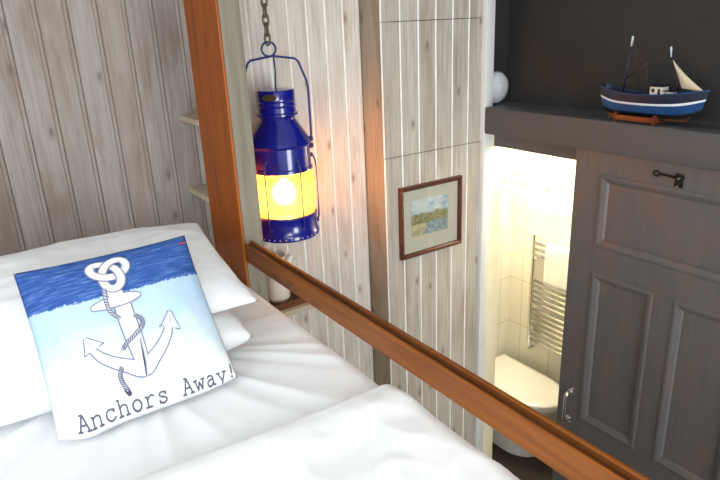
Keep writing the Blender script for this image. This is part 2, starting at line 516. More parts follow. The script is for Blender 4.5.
# ------------------------------------------------------------------ the door
DX = 2.280
dt = 0.035
DY0, DY1 = 0.76, 1.702
DZ0, DZ1 = 0.012, H - 0.556
pan = [  # y0, y1, z0, z1 (openings incl. moulding)
    (0.935 - 0.055, 1.585, H - 0.995, H - 0.640),
    (1.26, 1.585, H - 1.91, H - 1.095),
    (0.935 - 0.055, 1.197, H - 1.91, H - 1.095)]
bm = new_bm()
def slab(y0, y1, z0, z1): box(bm, DX, DX + dt, y0, y1, z0, z1, 0, 0.0015, 1)
slab(1.572, DY1, DZ0, DZ1); slab(DY0, 0.893, DZ0, DZ1)
slab(0.893, 1.572, H - 0.653, DZ1); slab(0.893, 1.572, H - 1.108, H - 0.982)
slab(0.893, 1.572, DZ0, H - 1.897); slab(1.184, 1.273, H - 1.897, H - 1.108)
door = struct(link('door_1', bm, M['door_paint']))
for (y0, y1, z0, z1) in pan:
    bm = new_bm()
    box(bm, DX + 0.014, DX + 0.026, y0 - 0.004, y1 + 0.004, z0 - 0.004, z1 + 0.004)
    link('panel', bm, M['door_paint'], door)
    bm = new_bm()
    prof = [(0.012, -0.001), (0.018, -0.005), (0.028, -0.005), (0.036, -0.001), (0.046, 0.004), (0.052, 0.0142)]  # inset, depth
    rings = []
    for ins, d in prof:
        rings.append([bm.verts.new((DX + d, a, b)) for a, b in ((y0 + ins, z0 + ins), (y1 - ins, z0 + ins), (y1 - ins, z1 - ins), (y0 + ins, z1 - ins))])
    back = [bm.verts.new((DX + 0.0145, a, b)) for a, b in ((y0 + 0.012, z0 + 0.012), (y1 - 0.012, z0 + 0.012), (y1 - 0.012, z1 - 0.012), (y0 + 0.012, z1 - 0.012))]
    rings = [back] + rings
    for a, b in zip(rings, rings[1:]):
        for k in range(4):
            bm.faces.new((a[k], a[(k + 1) % 4], b[(k + 1) % 4], b[k]))
    link('moulding', bm, M['door_paint'], door)
# chrome pull handle
bm = new_bm()
hy = 1.630
z0, z1 = H - 1.925, H - 1.772
tube(bm, spline([(DX + 0.002, hy, z1), (DX - 0.026, hy, z1), (DX - 0.036, hy, z1 - 0.03), (DX - 0.036, hy, z0 + 0.03), (DX - 0.026, hy, z0), (DX + 0.002, hy, z0)], 6), 0.0095, 12)
for z in (z0, z1):
    lathe(bm, [(0.0, 0), (0.014, 0), (0.015, 0.003), (0.012, 0.006), (0, 0.008)], seg=20, M=Matrix.Translation((DX, hy, z)) @ Matrix.Rotation(-PI / 2, 4, 'Y'))
    lathe(bm, [(0.0, 0), (0.006, 0), (0.0045, 0.002), (0, 0.003)], seg=12, M=Matrix.Translation((DX, hy - 0.006, z + (0.02 if z == z1 else -0.02))) @ Matrix.Rotation(-PI / 2, 4, 'Y'))
h = link('handle', bm, M['chrome'], door, True, 50); h['label'] = 'chrome pull handle'
# black iron latch on the top rail
bm = new_bm()
ly0, ly1, lz = 1.222, 1.322, H - 0.606
box(bm, DX - 0.004, DX + 0.001, ly0 - 0.012, ly0 + 0.022, lz - 0.042, lz + 0.012, 0, 0.003)
tube(bm, [(DX - 0.014, ly0, lz - 0.002), (DX - 0.016, (ly0 + ly1) / 2, lz + 0.001), (DX - 0.014, ly1 - 0.02, lz + 0.002)], [0.0055, 0.0045, 0.0045], 10)
ring = [(DX - 0.014, ly1 - 0.008 + 0.012 * math.cos(a * PI / 8), lz + 0.002 + 0.010 * math.sin(a * PI / 8)) for a in range(16)]
tube(bm, ring, 0.0036, 8, True)
box(bm, DX - 0.012, DX, ly0 - 0.006, ly0 + 0.014, lz - 0.038, lz - 0.008, 0, 0.003)
lathe(bm, [(0.010, 0), (0.011, 0.010), (0.010, 0.018), (0.006, 0.021), (0, 0.022)], seg=18, M=Matrix.Translation((DX, ly0 - 0.004, lz - 0.002)) @ Matrix.Rotation(-PI / 2, 4, 'Y'))
la = link('latch', bm, M['black_iron'], door, True, 45); la['label'] = 'black iron lever latch'
bm = new_bm()
for (y, z, r) in ((ly0 - 0.004, lz - 0.002, 0.0045), (ly0 + 0.004, lz - 0.036, 0.004)):
    lathe(bm, [(r, 0), (r * 0.9, 0.004), (0, 0.0055)], seg=12, M=Matrix.Translation((DX - (0.0215 if z > lz - 0.01 else 0.0118), y, z)) @ Matrix.Rotation(-PI / 2, 4, 'Y'))
link('latch_pin', bm, M['chrome'], la, True, 45)

# ------------------------------------------------------------------ bunk bed
bed = thing('bunk_bed', 'raised bunk bed of orange-brown wood with square post and grooved guard rail', 'bed', (0.31, 1.4, 0))
PX0, PX1, PY0, PY1 = 0.768, 0.838, 1.90, 2.19
bm = new_bm(); box(bm, PX0, PX1, PY0, PY1, 0, ZC, 0, 0.003); p = link('post', bm, M['grey_wood'], bed); p['label'] = 'pale grey-green bare face of the tall post'
bm = new_bm(); box(bm, PX0 - 0.009, PX0, PY0 + 0.001, PY1, 0, ZC, 0, 0.003)
p = link('post_facing', bm, M['orange_wood'], bed); p['label'] = 'orange stained face of the tall post, towards the bed'
# guard rail: moulded cap with a groove, over a flat face
RX = 0.766
rb, rt = H - 0.771, H - 0.6965
prof = [(RX + 0.002, rb), (RX + 0.031, rb), (RX + 0.032, rb + 0.003), (RX + 0.032, rt - 0.003), (RX + 0.029, rt), (RX + 0.023, rt), (RX + 0.020, rt - 0.002), (RX + 0.017, rt - 0.0105),
        (RX + 0.007, rt - 0.0105), (RX + 0.0045, rt - 0.006), (RX + 0.002, rt - 0.006), (RX, rt - 0.009), (RX, rb + 0.002)]
bm = new_bm()
def prism_y(bm, poly, y0, y1):
    A = [bm.verts.new((p[0], y0, p[1])) for p in poly]; B = [bm.verts.new((p[0], y1, p[1])) for p in poly]
    n = len(poly); bm.faces.new(A); bm.faces.new(B)
    for i in range(n):
        f = bm.faces.new((A[i], A[(i + 1) % n], B[(i + 1) % n], B[i]))
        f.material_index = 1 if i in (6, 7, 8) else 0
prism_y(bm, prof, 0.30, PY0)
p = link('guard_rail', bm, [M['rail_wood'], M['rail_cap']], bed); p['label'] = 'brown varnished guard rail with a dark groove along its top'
# bed base
bm = new_bm(); box(bm, -0.15, 0.735, 0.36, 2.36, H - 1.13, H - 1.07); link('bed_base', bm, M['orange_wood'], bed)
bm = new_bm(); box(bm, 0.737, 0.757, 0.30, 2.36, H - 1.22, H - 1.04, 0, 0.003); link('side_board', bm, M['rail_wood'], bed)
bm = new_bm(); box(bm, -0.172, -0.152, 0.30, 2.36, H - 1.22, H - 1.04, 0, 0.003); link('side_board', bm, M['rail_wood'], bed)
bm = new_bm(); box(bm, -0.15, 0.735, 0.30, 0.335, H - 1.22, H - 1.04, 0, 0.003); link('foot_board', bm, M['rail_wood'], bed)
for (x, y) in ((0.768, 0.23), (-0.245, 0.23), (-0.245, 2.30)):
    bm = new_bm(); box(bm, x, x + 0.07, y, y + 0.07, 0, H - (0.676 if x > 0 else 0.9), 0, 0.003)
    link('leg', bm, M['grey_wood'], bed)

# ------------------------------------------------------------------ bedding
def fbm(x, y, z=0, o=4):
    v = 0; a = 1; f = 1
    for _ in range(o):
        v += a * noise.noise(Vector((x * f, y * f, z * f))); a *= 0.5; f *= 2.1
    return v
def ridge(x, y, z=0):
    v = 0; a = 1
    for i in range(3):
        v += a * (1 - abs(noise.noise(Vector((x, y, z + i * 7))) * 2)) ** 3
        a *= 0.5; x *= 2.0; y *= 2.0
    return v

def cloth_slab(name, x0, x1, y0, y1, ztop, zbot, hfun, mat, parent=None, r=0.05, nx=110, ny=150, side=None):
    """a soft slab: top height field, rounded edges and draped sides, closed underneath"""
    bm = new_bm()
    # parametrise across X: bottom-left side, top, bottom-right side
    prof = []
    ns = 10
    for k in range(ns): prof.append(('L', k / ns))
    for k in range(nx + 1): prof.append(('T', k / nx))
    for k in range(1, ns + 1): prof.append(('R', k / ns))
    rows = []
    for j in range(ny + 1):
        v = j / ny; y = y0 + (y1 - y0) * v
        # end roll-off
        de = min(y - y0, y1 - y)
        e = r - math.sqrt(max(0, r * r - max(0, r - de) ** 2)) if de < r else 0
        row = []
        for kind, t in prof:
            if kind == 'T':
                x = x0 + (x1 - x0) * t
                dx = min(x - x0, x1 - x)
                ex = r - math.sqrt(max(0, r * r - max(0, r - dx) ** 2)) if dx < r else 0
                z = ztop - max(e, ex) * 0.8 - 0.2 * min(e, ex) + hfun(x, y) * (1 if dx > r else max(0.3, dx / r))
                row.append(bm.verts.new((x, y, z)))
            else:
                xs = x0 if kind == 'L' else x1
                ze = ztop - r * 0.8 - e * 0.2 + hfun(xs, y) * 0.3
                tt = (1 - t) if kind == 'L' else t
                z = ze + (zbot - ze) * tt
                w = (side(y, tt) if side else 0)
                x = xs + (-w if kind == 'L' else w)
                row.append(bm.verts.new((x, y, z)))
        rows.append(row)
    for a, b in zip(rows, rows[1:]):
        for k in range(len(a) - 1):
            bm.faces.new((a[k], a[k + 1], b[k + 1], b[k]))
        bm.faces.new((a[-1], a[0], b[0], b[-1]))
    bm.faces.new(rows[0]); bm.faces.new(rows[-1])
    return link(name, bm, mat, parent, True)

ZM = H - 0.842
def sheet_h(x, y):
    z = 0.004 * fbm(x * 3, y * 3, 1.3)
    # pulled wrinkles fanning from the pillow corner to the side of the bed
    dx, dy = x - 0.30, y - 1.62
    a = math.atan2(dy, dx); d = math.hypot(dx, dy)
    w = 0.008 * (1 - abs(noise.noise(Vector((a * 5.0, d * 0.8, 3.1)))) * 2.2)
    z += w * min(1, d / 0.25) * (1 if y < 1.5 else max(0, 1 - (y - 1.5) / 0.2))
    return z
mat_o = cloth_slab('mattress', -0.15, 0.762, 0.38, 2.35, ZM, H - 1.068, sheet_h, M['sheet'], None, 0.045, 130, 260,
                   side=lambda y, t: -0.006 * t + 0.004 * math.sin(y * 40) * t)
tag(mat_o, 'mattress under a smooth white fitted sheet, beneath pillows and duvet', 'mattress')

def duvet_h(x, y):
    z = 0.010 * fbm(x * 2.6, y * 2.6, 5.1) + 0.007 * ridge(x * 2.2 + y * 1.2, y * 1.6 - x * 0.9, 2.2) - 0.006
    z += 0.010 * math.exp(-((y - 0.98 - 0.03 * math.sin(x * 5)) / 0.05) ** 2)
    return z
def duvet():
    bm = new_bm()
    nx, ny = 120, 110
    x0, x1 = -0.17, 0.768
    rows = []
    for j in range(ny + 1):
        v = j / ny
        row = []
        for i in range(nx + 25):
            if i <= nx:
                u = i / nx
                x = x0 + (x1 - x0) * u
                ytop = 1.075 + 0.022 * math.sin(u * 4.2 + 0.6) - 0.03 * (1 - u)
                y = 0.40 + (ytop - 0.40) * v
                dx = x1 - x
                rr = 0.055
                ex = (rr - math.sqrt(max(0, rr * rr - max(0, rr - dx) ** 2))) if dx < rr else 0
                dy = ytop - y
                ry = 0.032
                ey = (ry - math.sqrt(max(0, ry * ry - max(0, ry - dy) ** 2))) if dy < ry else 0
                z = ZM + 0.036 - ex - ey + duvet_h(x, y) * (0.4 if dy < ry else 1)
                row.append((x, y, z))
            else:
                t = (i - nx) / 24
                ytop = 1.075 + 0.022 * math.sin(4.8)
                y = 0.40 + (ytop - 0.40) * v
                z = ZM + 0.036 - 0.055 - (0.17) * t + duvet_h(x1, y) * 0.4
                x = x1 + 0.008 * math.sin(t * PI) + 0.010 * t * noise.noise(Vector((y * 9, t * 2, 0.4))) - 0.012 * t
                row.append((x, y, z))
        rows.append([bm.verts.new(p) for p in row])
    for a, b in zip(rows, rows[1:]):
        for k in range(len(a) - 1): bm.faces.new((a[k], a[k + 1], b[k + 1], b[k]))
    o = link('duvet', bm, M['duvet_cotton'], None, True)
    md = o.modifiers.new('thick', 'SOLIDIFY'); md.thickness = 0.014; md.offset = -1.0
    return o
duv = duvet()
tag(duv, 'puffy white duvet covering the lower half of the bed', 'duvet')

def pillow_mesh(w, d, hgt, seed, n=64, wr=0.004, pinch=0.05, ex=0.55, under=0.9):
    bm = new_bm()
    top, bot = [], []
    for j in range(n + 1):
        v = -1 + 2 * j / n
        rt_, rb_ = [], []
        for i in range(n + 1):
            u = -1 + 2 * i / n
            x = w / 2 * u * (1 - pinch * (1 - v * v) * abs(u) ** 4)
            y = d / 2 * v * (1 - pinch * 0.8 * (1 - u * u) * abs(v) ** 4)
            fu = max(0, 1 - abs(u) ** 2.8) ** ex; fv = max(0, 1 - abs(v) ** 2.4) ** ex
            h = hgt / 2 * fu * fv
            e = min(1, h / (hgt * 0.2))
            a = wr * ridge(u * 2.2 + seed, v * 2.2, seed) * e + wr * 0.8 * fbm(u * 3 + seed, v * 3, seed) * e
            rt_.append(bm.verts.new((x, y, h + a)))
            if i in (0, n) or j in (0, n): rb_.append(rt_[-1])
            else: rb_.append(bm.verts.new((x, y, -h * under)))
        top.append(rt_); bot.append(rb_)
    for R in (top, bot):
        for a, b in zip(R, R[1:]):
            for k in range(n):
                vs = (a[k], a[k + 1], b[k + 1], b[k])
                try: bm.faces.new(vs)
                except ValueError: pass
    return bm

def place(o, M4): 
    o.data.transform(M4); o.data.update()

low = link('pillow', pillow_mesh(0.76, 0.50, 0.165, 1.7, pinch=0.015, ex=0.36), M['pillow_cotton'], None, True)
place(low, Matrix.Translation((0.178, 1.64, ZM + 0.077)) @ Matrix.Rotation(math.radians(-1), 4, 'Z') @ Matrix.Rotation(math.radians(2), 4, 'X'))
tag(low, 'lower of the two white pillows, lying flat on the mattress', 'pillow', 'bed pillows stacked at the headboard')
up = link('pillow', pillow_mesh(0.77, 0.48, 0.17, 4.4, pinch=0.035, under=0.5), M['pillow_cotton'], None, True)
place(up, Matrix.Translation((0.222, 1.675, H - 0.646)) @ Matrix.Rotation(math.radians(-1.5), 4, 'Z') @ Matrix.Rotation(math.radians(13), 4, 'X'))
tag(up, 'upper of the two white pillows, right behind the anchor cushion', 'pillow', 'bed pillows stacked at the headboard')

# ------------------------------------------------------------------ anchor cushion
CC = Vector((0.256, 1.426, H - 0.664))
EX = Vector((1.0, -0.026, 0.013)).normalized()
EY = Vector((0.008, 0.695, 0.719)); EY = (EY - EX * EX.dot(EY)).normalized()
EN = EX.cross(EY)
HA = 0.205
def cush(s, t, front=True, off=0.0):
    f = lambda v: max(0.0, 1 - abs(v) ** 2.6) ** 0.6
    h = 0.062 * f(s) * f(t)
    ss = s * (1 - 0.03 * (1 - t * t) * abs(s) ** 3)
    tt = t * (1 - 0.03 * (1 - s * s) * abs(t) ** 3) if t > 0 else t * (1 + (0.05 * (1 - s ** 4) + 0.05 * math.exp(-((s + 0.72) / 0.22) ** 2) * (1 - s ** 8)) * abs(t) ** 3)
    e = min(1.0, h / 0.02)
    wv = (0.0022 * fbm(s * 2.5, t * 2.5, 9.1) + 0.0035 * max(abs(s), abs(t)) ** 3 * noise.noise(Vector((s * 5, t * 5, 2.7)))) * e
    if front: d = h + wv + off
    else: d = -0.4 * h
    return CC + EX * (HA * ss) + EY * (HA * tt) + EN * d

def cushion_mat():
    t = NT('printed_cushion_cotton')
    uv = t.n('ShaderNodeAttribute', attribute_name='st')
    sp = t.n('ShaderNodeSeparateXYZ'); t.l(uv.outputs['Vector'], sp.inputs[0])
    s, v = sp.outputs[0], sp.outputs[1]
    cb = t.n('ShaderNodeMapping'); t.l(uv.outputs['Vector'], cb.inputs[0])
    n1 = t.noise(cb.outputs[0], 3.0, 4)
    nf = t.noise(cb.outputs[0], 26.0, 3)
    st = t.n('ShaderNodeMapping'); st.inputs['Scale'].default_value = (2.0, 16.0, 1); t.l(uv.outputs['Vector'], st.inputs[0])
    brush = t.noise(st.outputs[0], 2.0, 5, 0.65)
    # blue watercolour band
    blue = t.ramp(brush, [(0.25, lin(38, 66, 132)), (0.5, lin(56, 92, 164)), (0.72, lin(104, 140, 198))])
    # pale sky wash fading to white below
    w = t.math('ADD', v, t.math('MULTIPLY', t.math('SUBTRACT', n1, 0.5), 0.9))
    sky = t.ramp(t.math('ADD', t.math('MULTIPLY', w, 0.5), 0.5), [(0.13, (0.84, 0.85, 0.86)), (0.30, lin(212, 229, 241)), (0.55, lin(180, 208, 233))])
    edge = t.math('ADD', v, t.math('MULTIPLY', t.math('SUBTRACT', nf, 0.5), 0.10))
    lim = t.math('MULTIPLY', t.math('MULTIPLY', s, s), 0.08)
    f = t.math('MULTIPLY', t.math('SUBTRACT', t.math('SUBTRACT', edge, lim), 0.315), 60.0, True)
    t.base(t.mix(f, sky, blue))
    t.b.inputs['Roughness'].default_value = 0.85
    t.b.inputs['Specular IOR Level'].default_value = 0.2
    return t.m

def build_cushion():
    bm = new_bm(); n = 56
    lay = bm.verts.layers.float_vector.new('st')
    T, B = [], []
    for j in range(n + 1):
        t = -1 + 2 * j / n; a, b = [], []
        for i in range(n + 1):
            s = -1 + 2 * i / n
            v = bm.verts.new(cush(s, t)); v[lay] = (s, t, 0); a.append(v)
            if i in (0, n) or j in (0, n): b.append(v)
            else:
                q = bm.verts.new(cush(s, t, False)); q[lay] = (s, t, 0); b.append(q)
        T.append(a); B.append(b)
    for k, R in enumerate((T, B)):
        for a, b in zip(R, R[1:]):
            for i in range(n):
                try:
                    f = bm.faces.new((a[i], a[i + 1], b[i + 1], b[i])); f.material_index = k
                except ValueError: pass
    return bm
root = thing('cushion', 'square cushion printed with an anchor and words, propped against the pillows', 'cushion', tuple(CC - EN * 0.04 - EY * 0.2))
cov = link('cover', build_cushion(), [cushion_mat(), M['pillow_cotton']], root, True)

def stroke(bm, pts, w, off, mi=0, closed=False, seg=8, across=3, smooth=True, caps=True):
    """a ribbon in cushion coordinates; w constant or one width per control point"""
    P = [Vector((p[0], p[1], 0)) for p in pts]
    n0 = len(P)
    ww = w if isinstance(w, (list, tuple)) else [w] * n0
    if smooth and n0 > 2:
        Q = [Vector((p.x, p.y, q)) for p, q in zip(P, ww)]
        Q = spline(Q, seg, closed)
    else:
        Q = []
        for i in range(n0 - (0 if closed else 1)):
            a, b = P[i], P[(i + 1) % n0]; wa, wb = ww[i], ww[(i + 1) % n0]
            for k in range(seg):
                t = k / seg; c = a.lerp(b, t); Q.append(Vector((c.x, c.y, wa + (wb - wa) * t)))
        if not closed: Q.append(Vector((P[-1].x, P[-1].y, ww[-1])))
    if caps and not closed:
        a = Q[0]; d = (Q[0].xy - Q[1].xy).normalized() * (a.z * 0.35)
        b = Q[-1]; d2 = (Q[-1].xy - Q[-2].xy).normalized() * (b.z * 0.35)
        Q = [Vector((a.x + d.x, a.y + d.y, a.z * 0.55))] + Q + [Vector((b.x + d2.x, b.y + d2.y, b.z * 0.55))]
    n = len(Q); rows = []
    for i in range(n):
        a = Q[(i - 1) % n] if (closed or i) else Q[i]
        b = Q[(i + 1) % n] if (closed or i < n - 1) else Q[i]
        d = (b.xy - a.xy)
        d = d.normalized() if d.length > 1e-9 else Vector((1, 0))
        nn = Vector((-d.y, d.x))
        row = []
        for k in range(across + 1):
            q = Q[i].xy + nn * (Q[i].z * (k / across - 0.5))
            q = Vector((max(-0.985, min(0.985, q.x)), max(-0.992, min(0.985, q.y))))
            row.append(bm.verts.new(cush(q.x, q.y, True, off)))
        rows.append(row)
    m = n if closed else n - 1
    for i in range(m):
        a, b = rows[i], rows[(i + 1) % n]
        for k in range(across):
            f = bm.faces.new((a[k], a[k + 1], b[k + 1], b[k])); f.material_index = mi

pr_white = cotton('print_white', (0.86, 0.87, 0.89))
pr_line = cotton('print_grey_line', lin(128, 132, 156))
pr_shade = cotton('print_soft_grey', lin(190, 194, 208))
pr_dark = cotton('print_dark_grey', lin(78, 76, 96))
O1, O2, O3, O4 = 0.0006, 0.0011, 0.0016, 0.0021
ank = new_bm()
def outlined(pts, w, closed=False, ow=0.034, lift=0.0, **k):
    W = w if isinstance(w, (list, tuple)) else [w] * len(pts)
    stroke(ank, pts, [x + ow for x in W], O1 + lift, 1, closed, **k)
    stroke(ank, pts, W, O2 + lift, 0, closed, **k)
# arms with flukes
arms = [(-0.47, -0.235), (-0.40, -0.35), (-0.29, -0.45), (-0.16, -0.53), (-0.01, -0.60), (0.12, -0.52), (0.24, -0.42), (0.34, -0.30), (0.395, -0.19)]
outlined(arms, [0.05, 0.085, 0.105, 0.13, 0.16, 0.13, 0.105, 0.085, 0.05])
for tip, l, r in (((-0.505, -0.085), (-0.555, -0.285), (-0.335, -0.205)), ((0.445, -0.045), (0.285, -0.195), (0.49, -0.30))):
    mid = ((l[0] + r[0]) / 2, (l[1] + r[1]) / 2)
    bw = math.hypot(l[0] - r[0], l[1] - r[1])
    c = (mid[0] * 0.8 + tip[0] * 0.2, mid[1] * 0.8 + tip[1] * 0.2)
    outlined([mid, c, tip], [bw * 0.96, bw * 0.72, 0.01], smooth=False, seg=10, across=6, caps=False)
    for q in (l, r):
        stroke(ank, [(q[0], q[1]), (q[0] * 0.55 + mid[0] * 0.45, q[1] * 0.55 + mid[1] * 0.45)], 0.016, O3, 1, smooth=False)
    stroke(ank, [tip, (tip[0] * 0.3 + mid[0] * 0.7, tip[1] * 0.3 + mid[1] * 0.7)], [0.012, 0.03], O3, 2, smooth=False)
# shank
outlined([(-0.03, 0.26), (-0.03, 0.05), (-0.02, -0.25), (-0.005, -0.60)], [0.165, 0.17, 0.165, 0.12], smooth=True, across=6)
stroke(ank, [(-0.005, -0.69), (0.03, -0.45), (0.055, -0.12)], [0.03, 0.034, 0.006], O3, 2, smooth=True)
stroke(ank, [(-0.01, -0.68), (0.012, -0.52), (0.035, -0.28)], [0.012, 0.022, 0.006], O4, 3, smooth=True)
for k in range(5):
    stroke(ank, [(0.02 + 0.045 * k, -0.56 + 0.035 * k), (0.07 + 0.045 * k, -0.55 + 0.05 * k)], 0.008, O3, 2, smooth=False)
    stroke(ank, [(-0.30 + 0.05 * k, -0.50 - 0.03 * k), (-0.25 + 0.05 * k, -0.505 - 0.03 * k)], 0.008, O3, 2, smooth=False)
# stock
outlined([(-0.33, 0.215), (-0.2, 0.225), (-0.07, 0.235), (0.06, 0.24), (0.17, 0.245)], [0.06, 0.115, 0.13, 0.115, 0.05], across=5, lift=0.0012)
outlined([(-0.075, 0.36), (-0.06, 0.30)], [0.15, 0.16], smooth=False, lift=0.0010)
# knotted rope ring
def kn(t):
    return (-0.05 + 0.074 * (math.sin(t) + 2 * math.sin(2 * t)), 0.605 + 0.078 * (math.cos(t) - 2 * math.cos(2 * t)) + 0.02)
NS = 30
for i in range(NS):
    t0, t1 = 2 * PI * (i - 0.25) / NS, 2 * PI * (i + 1.25) / NS
    tm = (t0 + t1) / 2
    lift = 0.0030 - 0.0024 * math.sin(3 * tm)
    outlined([kn(t0 + (t1 - t0) * q / 4) for q in range(5)], 0.082, False, 0.030, lift=lift, seg=3, across=2, caps=False)
    if i % 3 == 0:
        p0, p1 = kn(tm - 0.05), kn(tm + 0.05)
        d = Vector((p1[0] - p0[0], p1[1] - p0[1])).normalized()
        c0 = kn(tm)
        stroke(ank, [(c0[0] - d.x * 0.03 - d.y * 0.034, c0[1] - d.y * 0.03 + d.x * 0.034), (c0[0] + d.x * 0.02 - d.y * 0.008, c0[1] + d.y * 0.02 + d.x * 0.008)], 0.010, O3 + lift, 2, smooth=False)
stroke(ank, [(-0.27, 0.68), (-0.22, 0.70), (-0.19, 0.75)], [0.03, 0.05, 0.03], O3, 0)
stroke(ank, [(-0.28, 0.665), (-0.24, 0.665)], 0.014, O4, 2, smooth=False)
# thin twisted rope round the shank
rope = [(-0.165, 0.41), (-0.185, 0.26), (-0.175, 0.12), (-0.11, 0.02)]
rope2 = [(0.06, 0.0), (0.115, -0.06), (0.10, -0.14), (0.0, -0.22), (-0.10, -0.28), (-0.165, -0.34)]
rope3 = [(-0.235, -0.53), (-0.27, -0.60), (-0.265, -0.68), (-0.235, -0.76)]
for R in (rope, rope2, rope3):
    stroke(ank, R, 0.050, O3 + 0.0012, 1)
    stroke(ank, R, 0.030, O4 + 0.0012, 2)
    Q = spline([(p[0], p[1], 0) for p in R], 4)
    for a, b in zip(Q, Q[1:]):
        d = (b - a).normalized(); nn = Vector((-d.y, d.x, 0)); c = (a + b) / 2
        p0 = c - nn * 0.018 - d * 0.012; p1 = c + nn * 0.018 + d * 0.012
        stroke(ank, [(p0.x, p0.y), (p1.x, p1.y)], 0.009, O4 + 0.0018, 3, smooth=False, seg=3)
stroke(ank, [(-0.25, -0.75), (-0.225, -0.80)], 0.05, O4 + 0.0012, 3, smooth=False)
a_ = link('anchor_print', ank, [pr_white, pr_line, pr_shade, pr_dark], cov, True)
a_['label'] = 'printed white anchor with knotted rope'
# lettering
G = {
 'A': ([[(.13, 0), (.43, .97)], [(.45, .97), (.79, 0)], [(.27, .35), (.67, .35)], [(0, 0), (.28, 0)], [(.64, 0), (.92, 0)], [(.26, .97), (.47, .97)]], []),
 'n': ([[(.14, 0), (.14, .62)], [(.02, .62), (.14, .62)], [(0, 0), (.29, 0)], [(.53, 0), (.82, 0)]], [[(.14, .46), (.28, .6), (.47, .64), (.63, .56), (.67, .4), (.67, 0)]]),
 'c': ([[(.72, .64), (.72, .45)]], [[(.71, .48), (.58, .61), (.4, .65), (.2, .56), (.11, .33), (.2, .1), (.42, -.01), (.62, .03), (.76, .14)]]),
 'h': ([[(.14, 0), (.14, 1)], [(.02, 1), (.14, 1)], [(0, 0), (.29, 0)], [(.53, 0), (.82, 0)]], [[(.14, .46), (.28, .6), (.47, .64), (.63, .56), (.67, .4), (.67, 0)]]),
 'r': ([[(.22, 0), (.22, .62)], [(.07, .62), (.22, .62)], [(.04, 0), (.52, 0)]], [[(.22, .40), (.36, .56), (.55, .65), (.76, .58)]]),
 's': ([[(.68, .64), (.68, .46)], [(.14, .18), (.14, 0)]], [[(.67, .5), (.55, .62), (.38, .65), (.21, .58), (.18, .46), (.3, .37), (.52, .31), (.68, .22), (.66, .08), (.5, -.01), (.32, 0), (.15, .12)]]),
 'w': ([[(.1, .62), (.27, 0)], [(.27, 0), (.45, .48)], [(.45, .48), (.63, 0)], [(.63, 0), (.8, .62)], [(-.03, .62), (.26, .62)], [(.64, .62), (.93, .62)]], []),
 'a': ([[(.66, 0), (.8, 0)]], [[(.17, .54), (.3, .64), (.48, .64), (.61, .54), (.62, .3), (.62, .08), (.67, 0)], [(.61, .38), (.4, .38), (.2, .3), (.12, .17), (.2, .02), (.36, -.02), (.52, .06), (.62, .2)]]),
 'y': ([[(.12, .62), (.43, .02)], [(-.02, .62), (.28, .62)], [(.58, .62), (.9, .62)], [(.02, -.26), (.3, -.26)]], [[(.78, .62), (.43, .02), (.32, -.2), (.16, -.26)]]),
 '!': ([[(.50, 1), (.38, .3)]], []),
}
ink = cotton('print_ink', lin(96, 96, 112))
txt = 'Anchors Away!'
s0, s1, tb = -0.80, 0.99, -0.955
adv = (s1 - s0) / 12.75
ch = 0.142
cw = adv * 0.98
for i, c in enumerate(txt):
    ox = s0 + i * adv
    if c == ' ': continue
    let = new_bm()
    base = tb - 0.018 * (i / 12)
    if c == 'o':
        pts = [(ox + cw * (.42 + .32 * math.cos(a * PI / 6)), base + ch * (.32 + .33 * math.sin(a * PI / 6))) for a in range(12)]
        stroke(let, pts, 0.021, O2, 0, True, seg=3, across=1)
        link('letter', let, ink, cov, True); continue
    if c == '!':
        stroke(let, [(ox + cw * .30, base + ch * .03), (ox + cw * .33, base + ch * .08)], 0.024, O2, 0, smooth=False, seg=2, across=1)
    st, cv = G[c]
    for p in st: stroke(let, [(ox + cw * x, base + ch * y) for x, y in p], 0.018, O2, 0, smooth=False, seg=5, across=1)
    for p in cv: stroke(let, [(ox + cw * x, base + ch * y) for x, y in p], 0.018, O2, 0, seg=4, across=1)
    link('letter', let, ink, cov, True)
# little red brand tab at the seam
bm = new_bm(); 
c0 = cush(0.90, 0.86, True, 0.001)
for k in range(1):
    vs = [c0 + EX * a + EY * b + EN * d for d in (0.0, 0.0015) for a, b in ((-0.012, -0.003), (0.014, -0.001), (0.014, 0.003), (-0.012, 0.002))]
    q = [bm.verts.new(v) for v in vs]
    for f in ((0, 1, 2, 3), (4, 5, 6, 7), (0, 1, 5, 4), (1, 2, 6, 5), (2, 3, 7, 6), (3, 0, 4, 7)): bm.faces.new([q[i] for i in f])
link('tab', bm, simple('red_brown_tab', lin(150, 78, 84), 0.8), cov)

# ------------------------------------------------------------------ shelves
def shelf(x0, x1, y0, y1, zt, label, group=None, th=0.02, mat='shelf_wood'):
    bm = new_bm(); box(bm, x0, x1, y0, y1, zt - th, zt, 0, 0.002)
    o = link('wall_shelf', bm, M[mat]); return tag(o, label, 'shelf', group)
shelf(0.757, 0.925, PY1 + 0.002, YB + 0.001, H - 0.306, 'upper small pale wooden shelf on boarded wall behind orange bed post')
shelf(0.757, 0.925, PY1 + 0.002, YB + 0.001, H - 0.596, 'lower small pale wooden shelf on boarded wall behind orange bed post, above pillow')
shelf(0.86, 1.33, 2.20, YB + 0.001, H - 1.166, 'pale bedside shelf below the blue lantern holding the jug', th=0.022)
SZ = H - 1.166
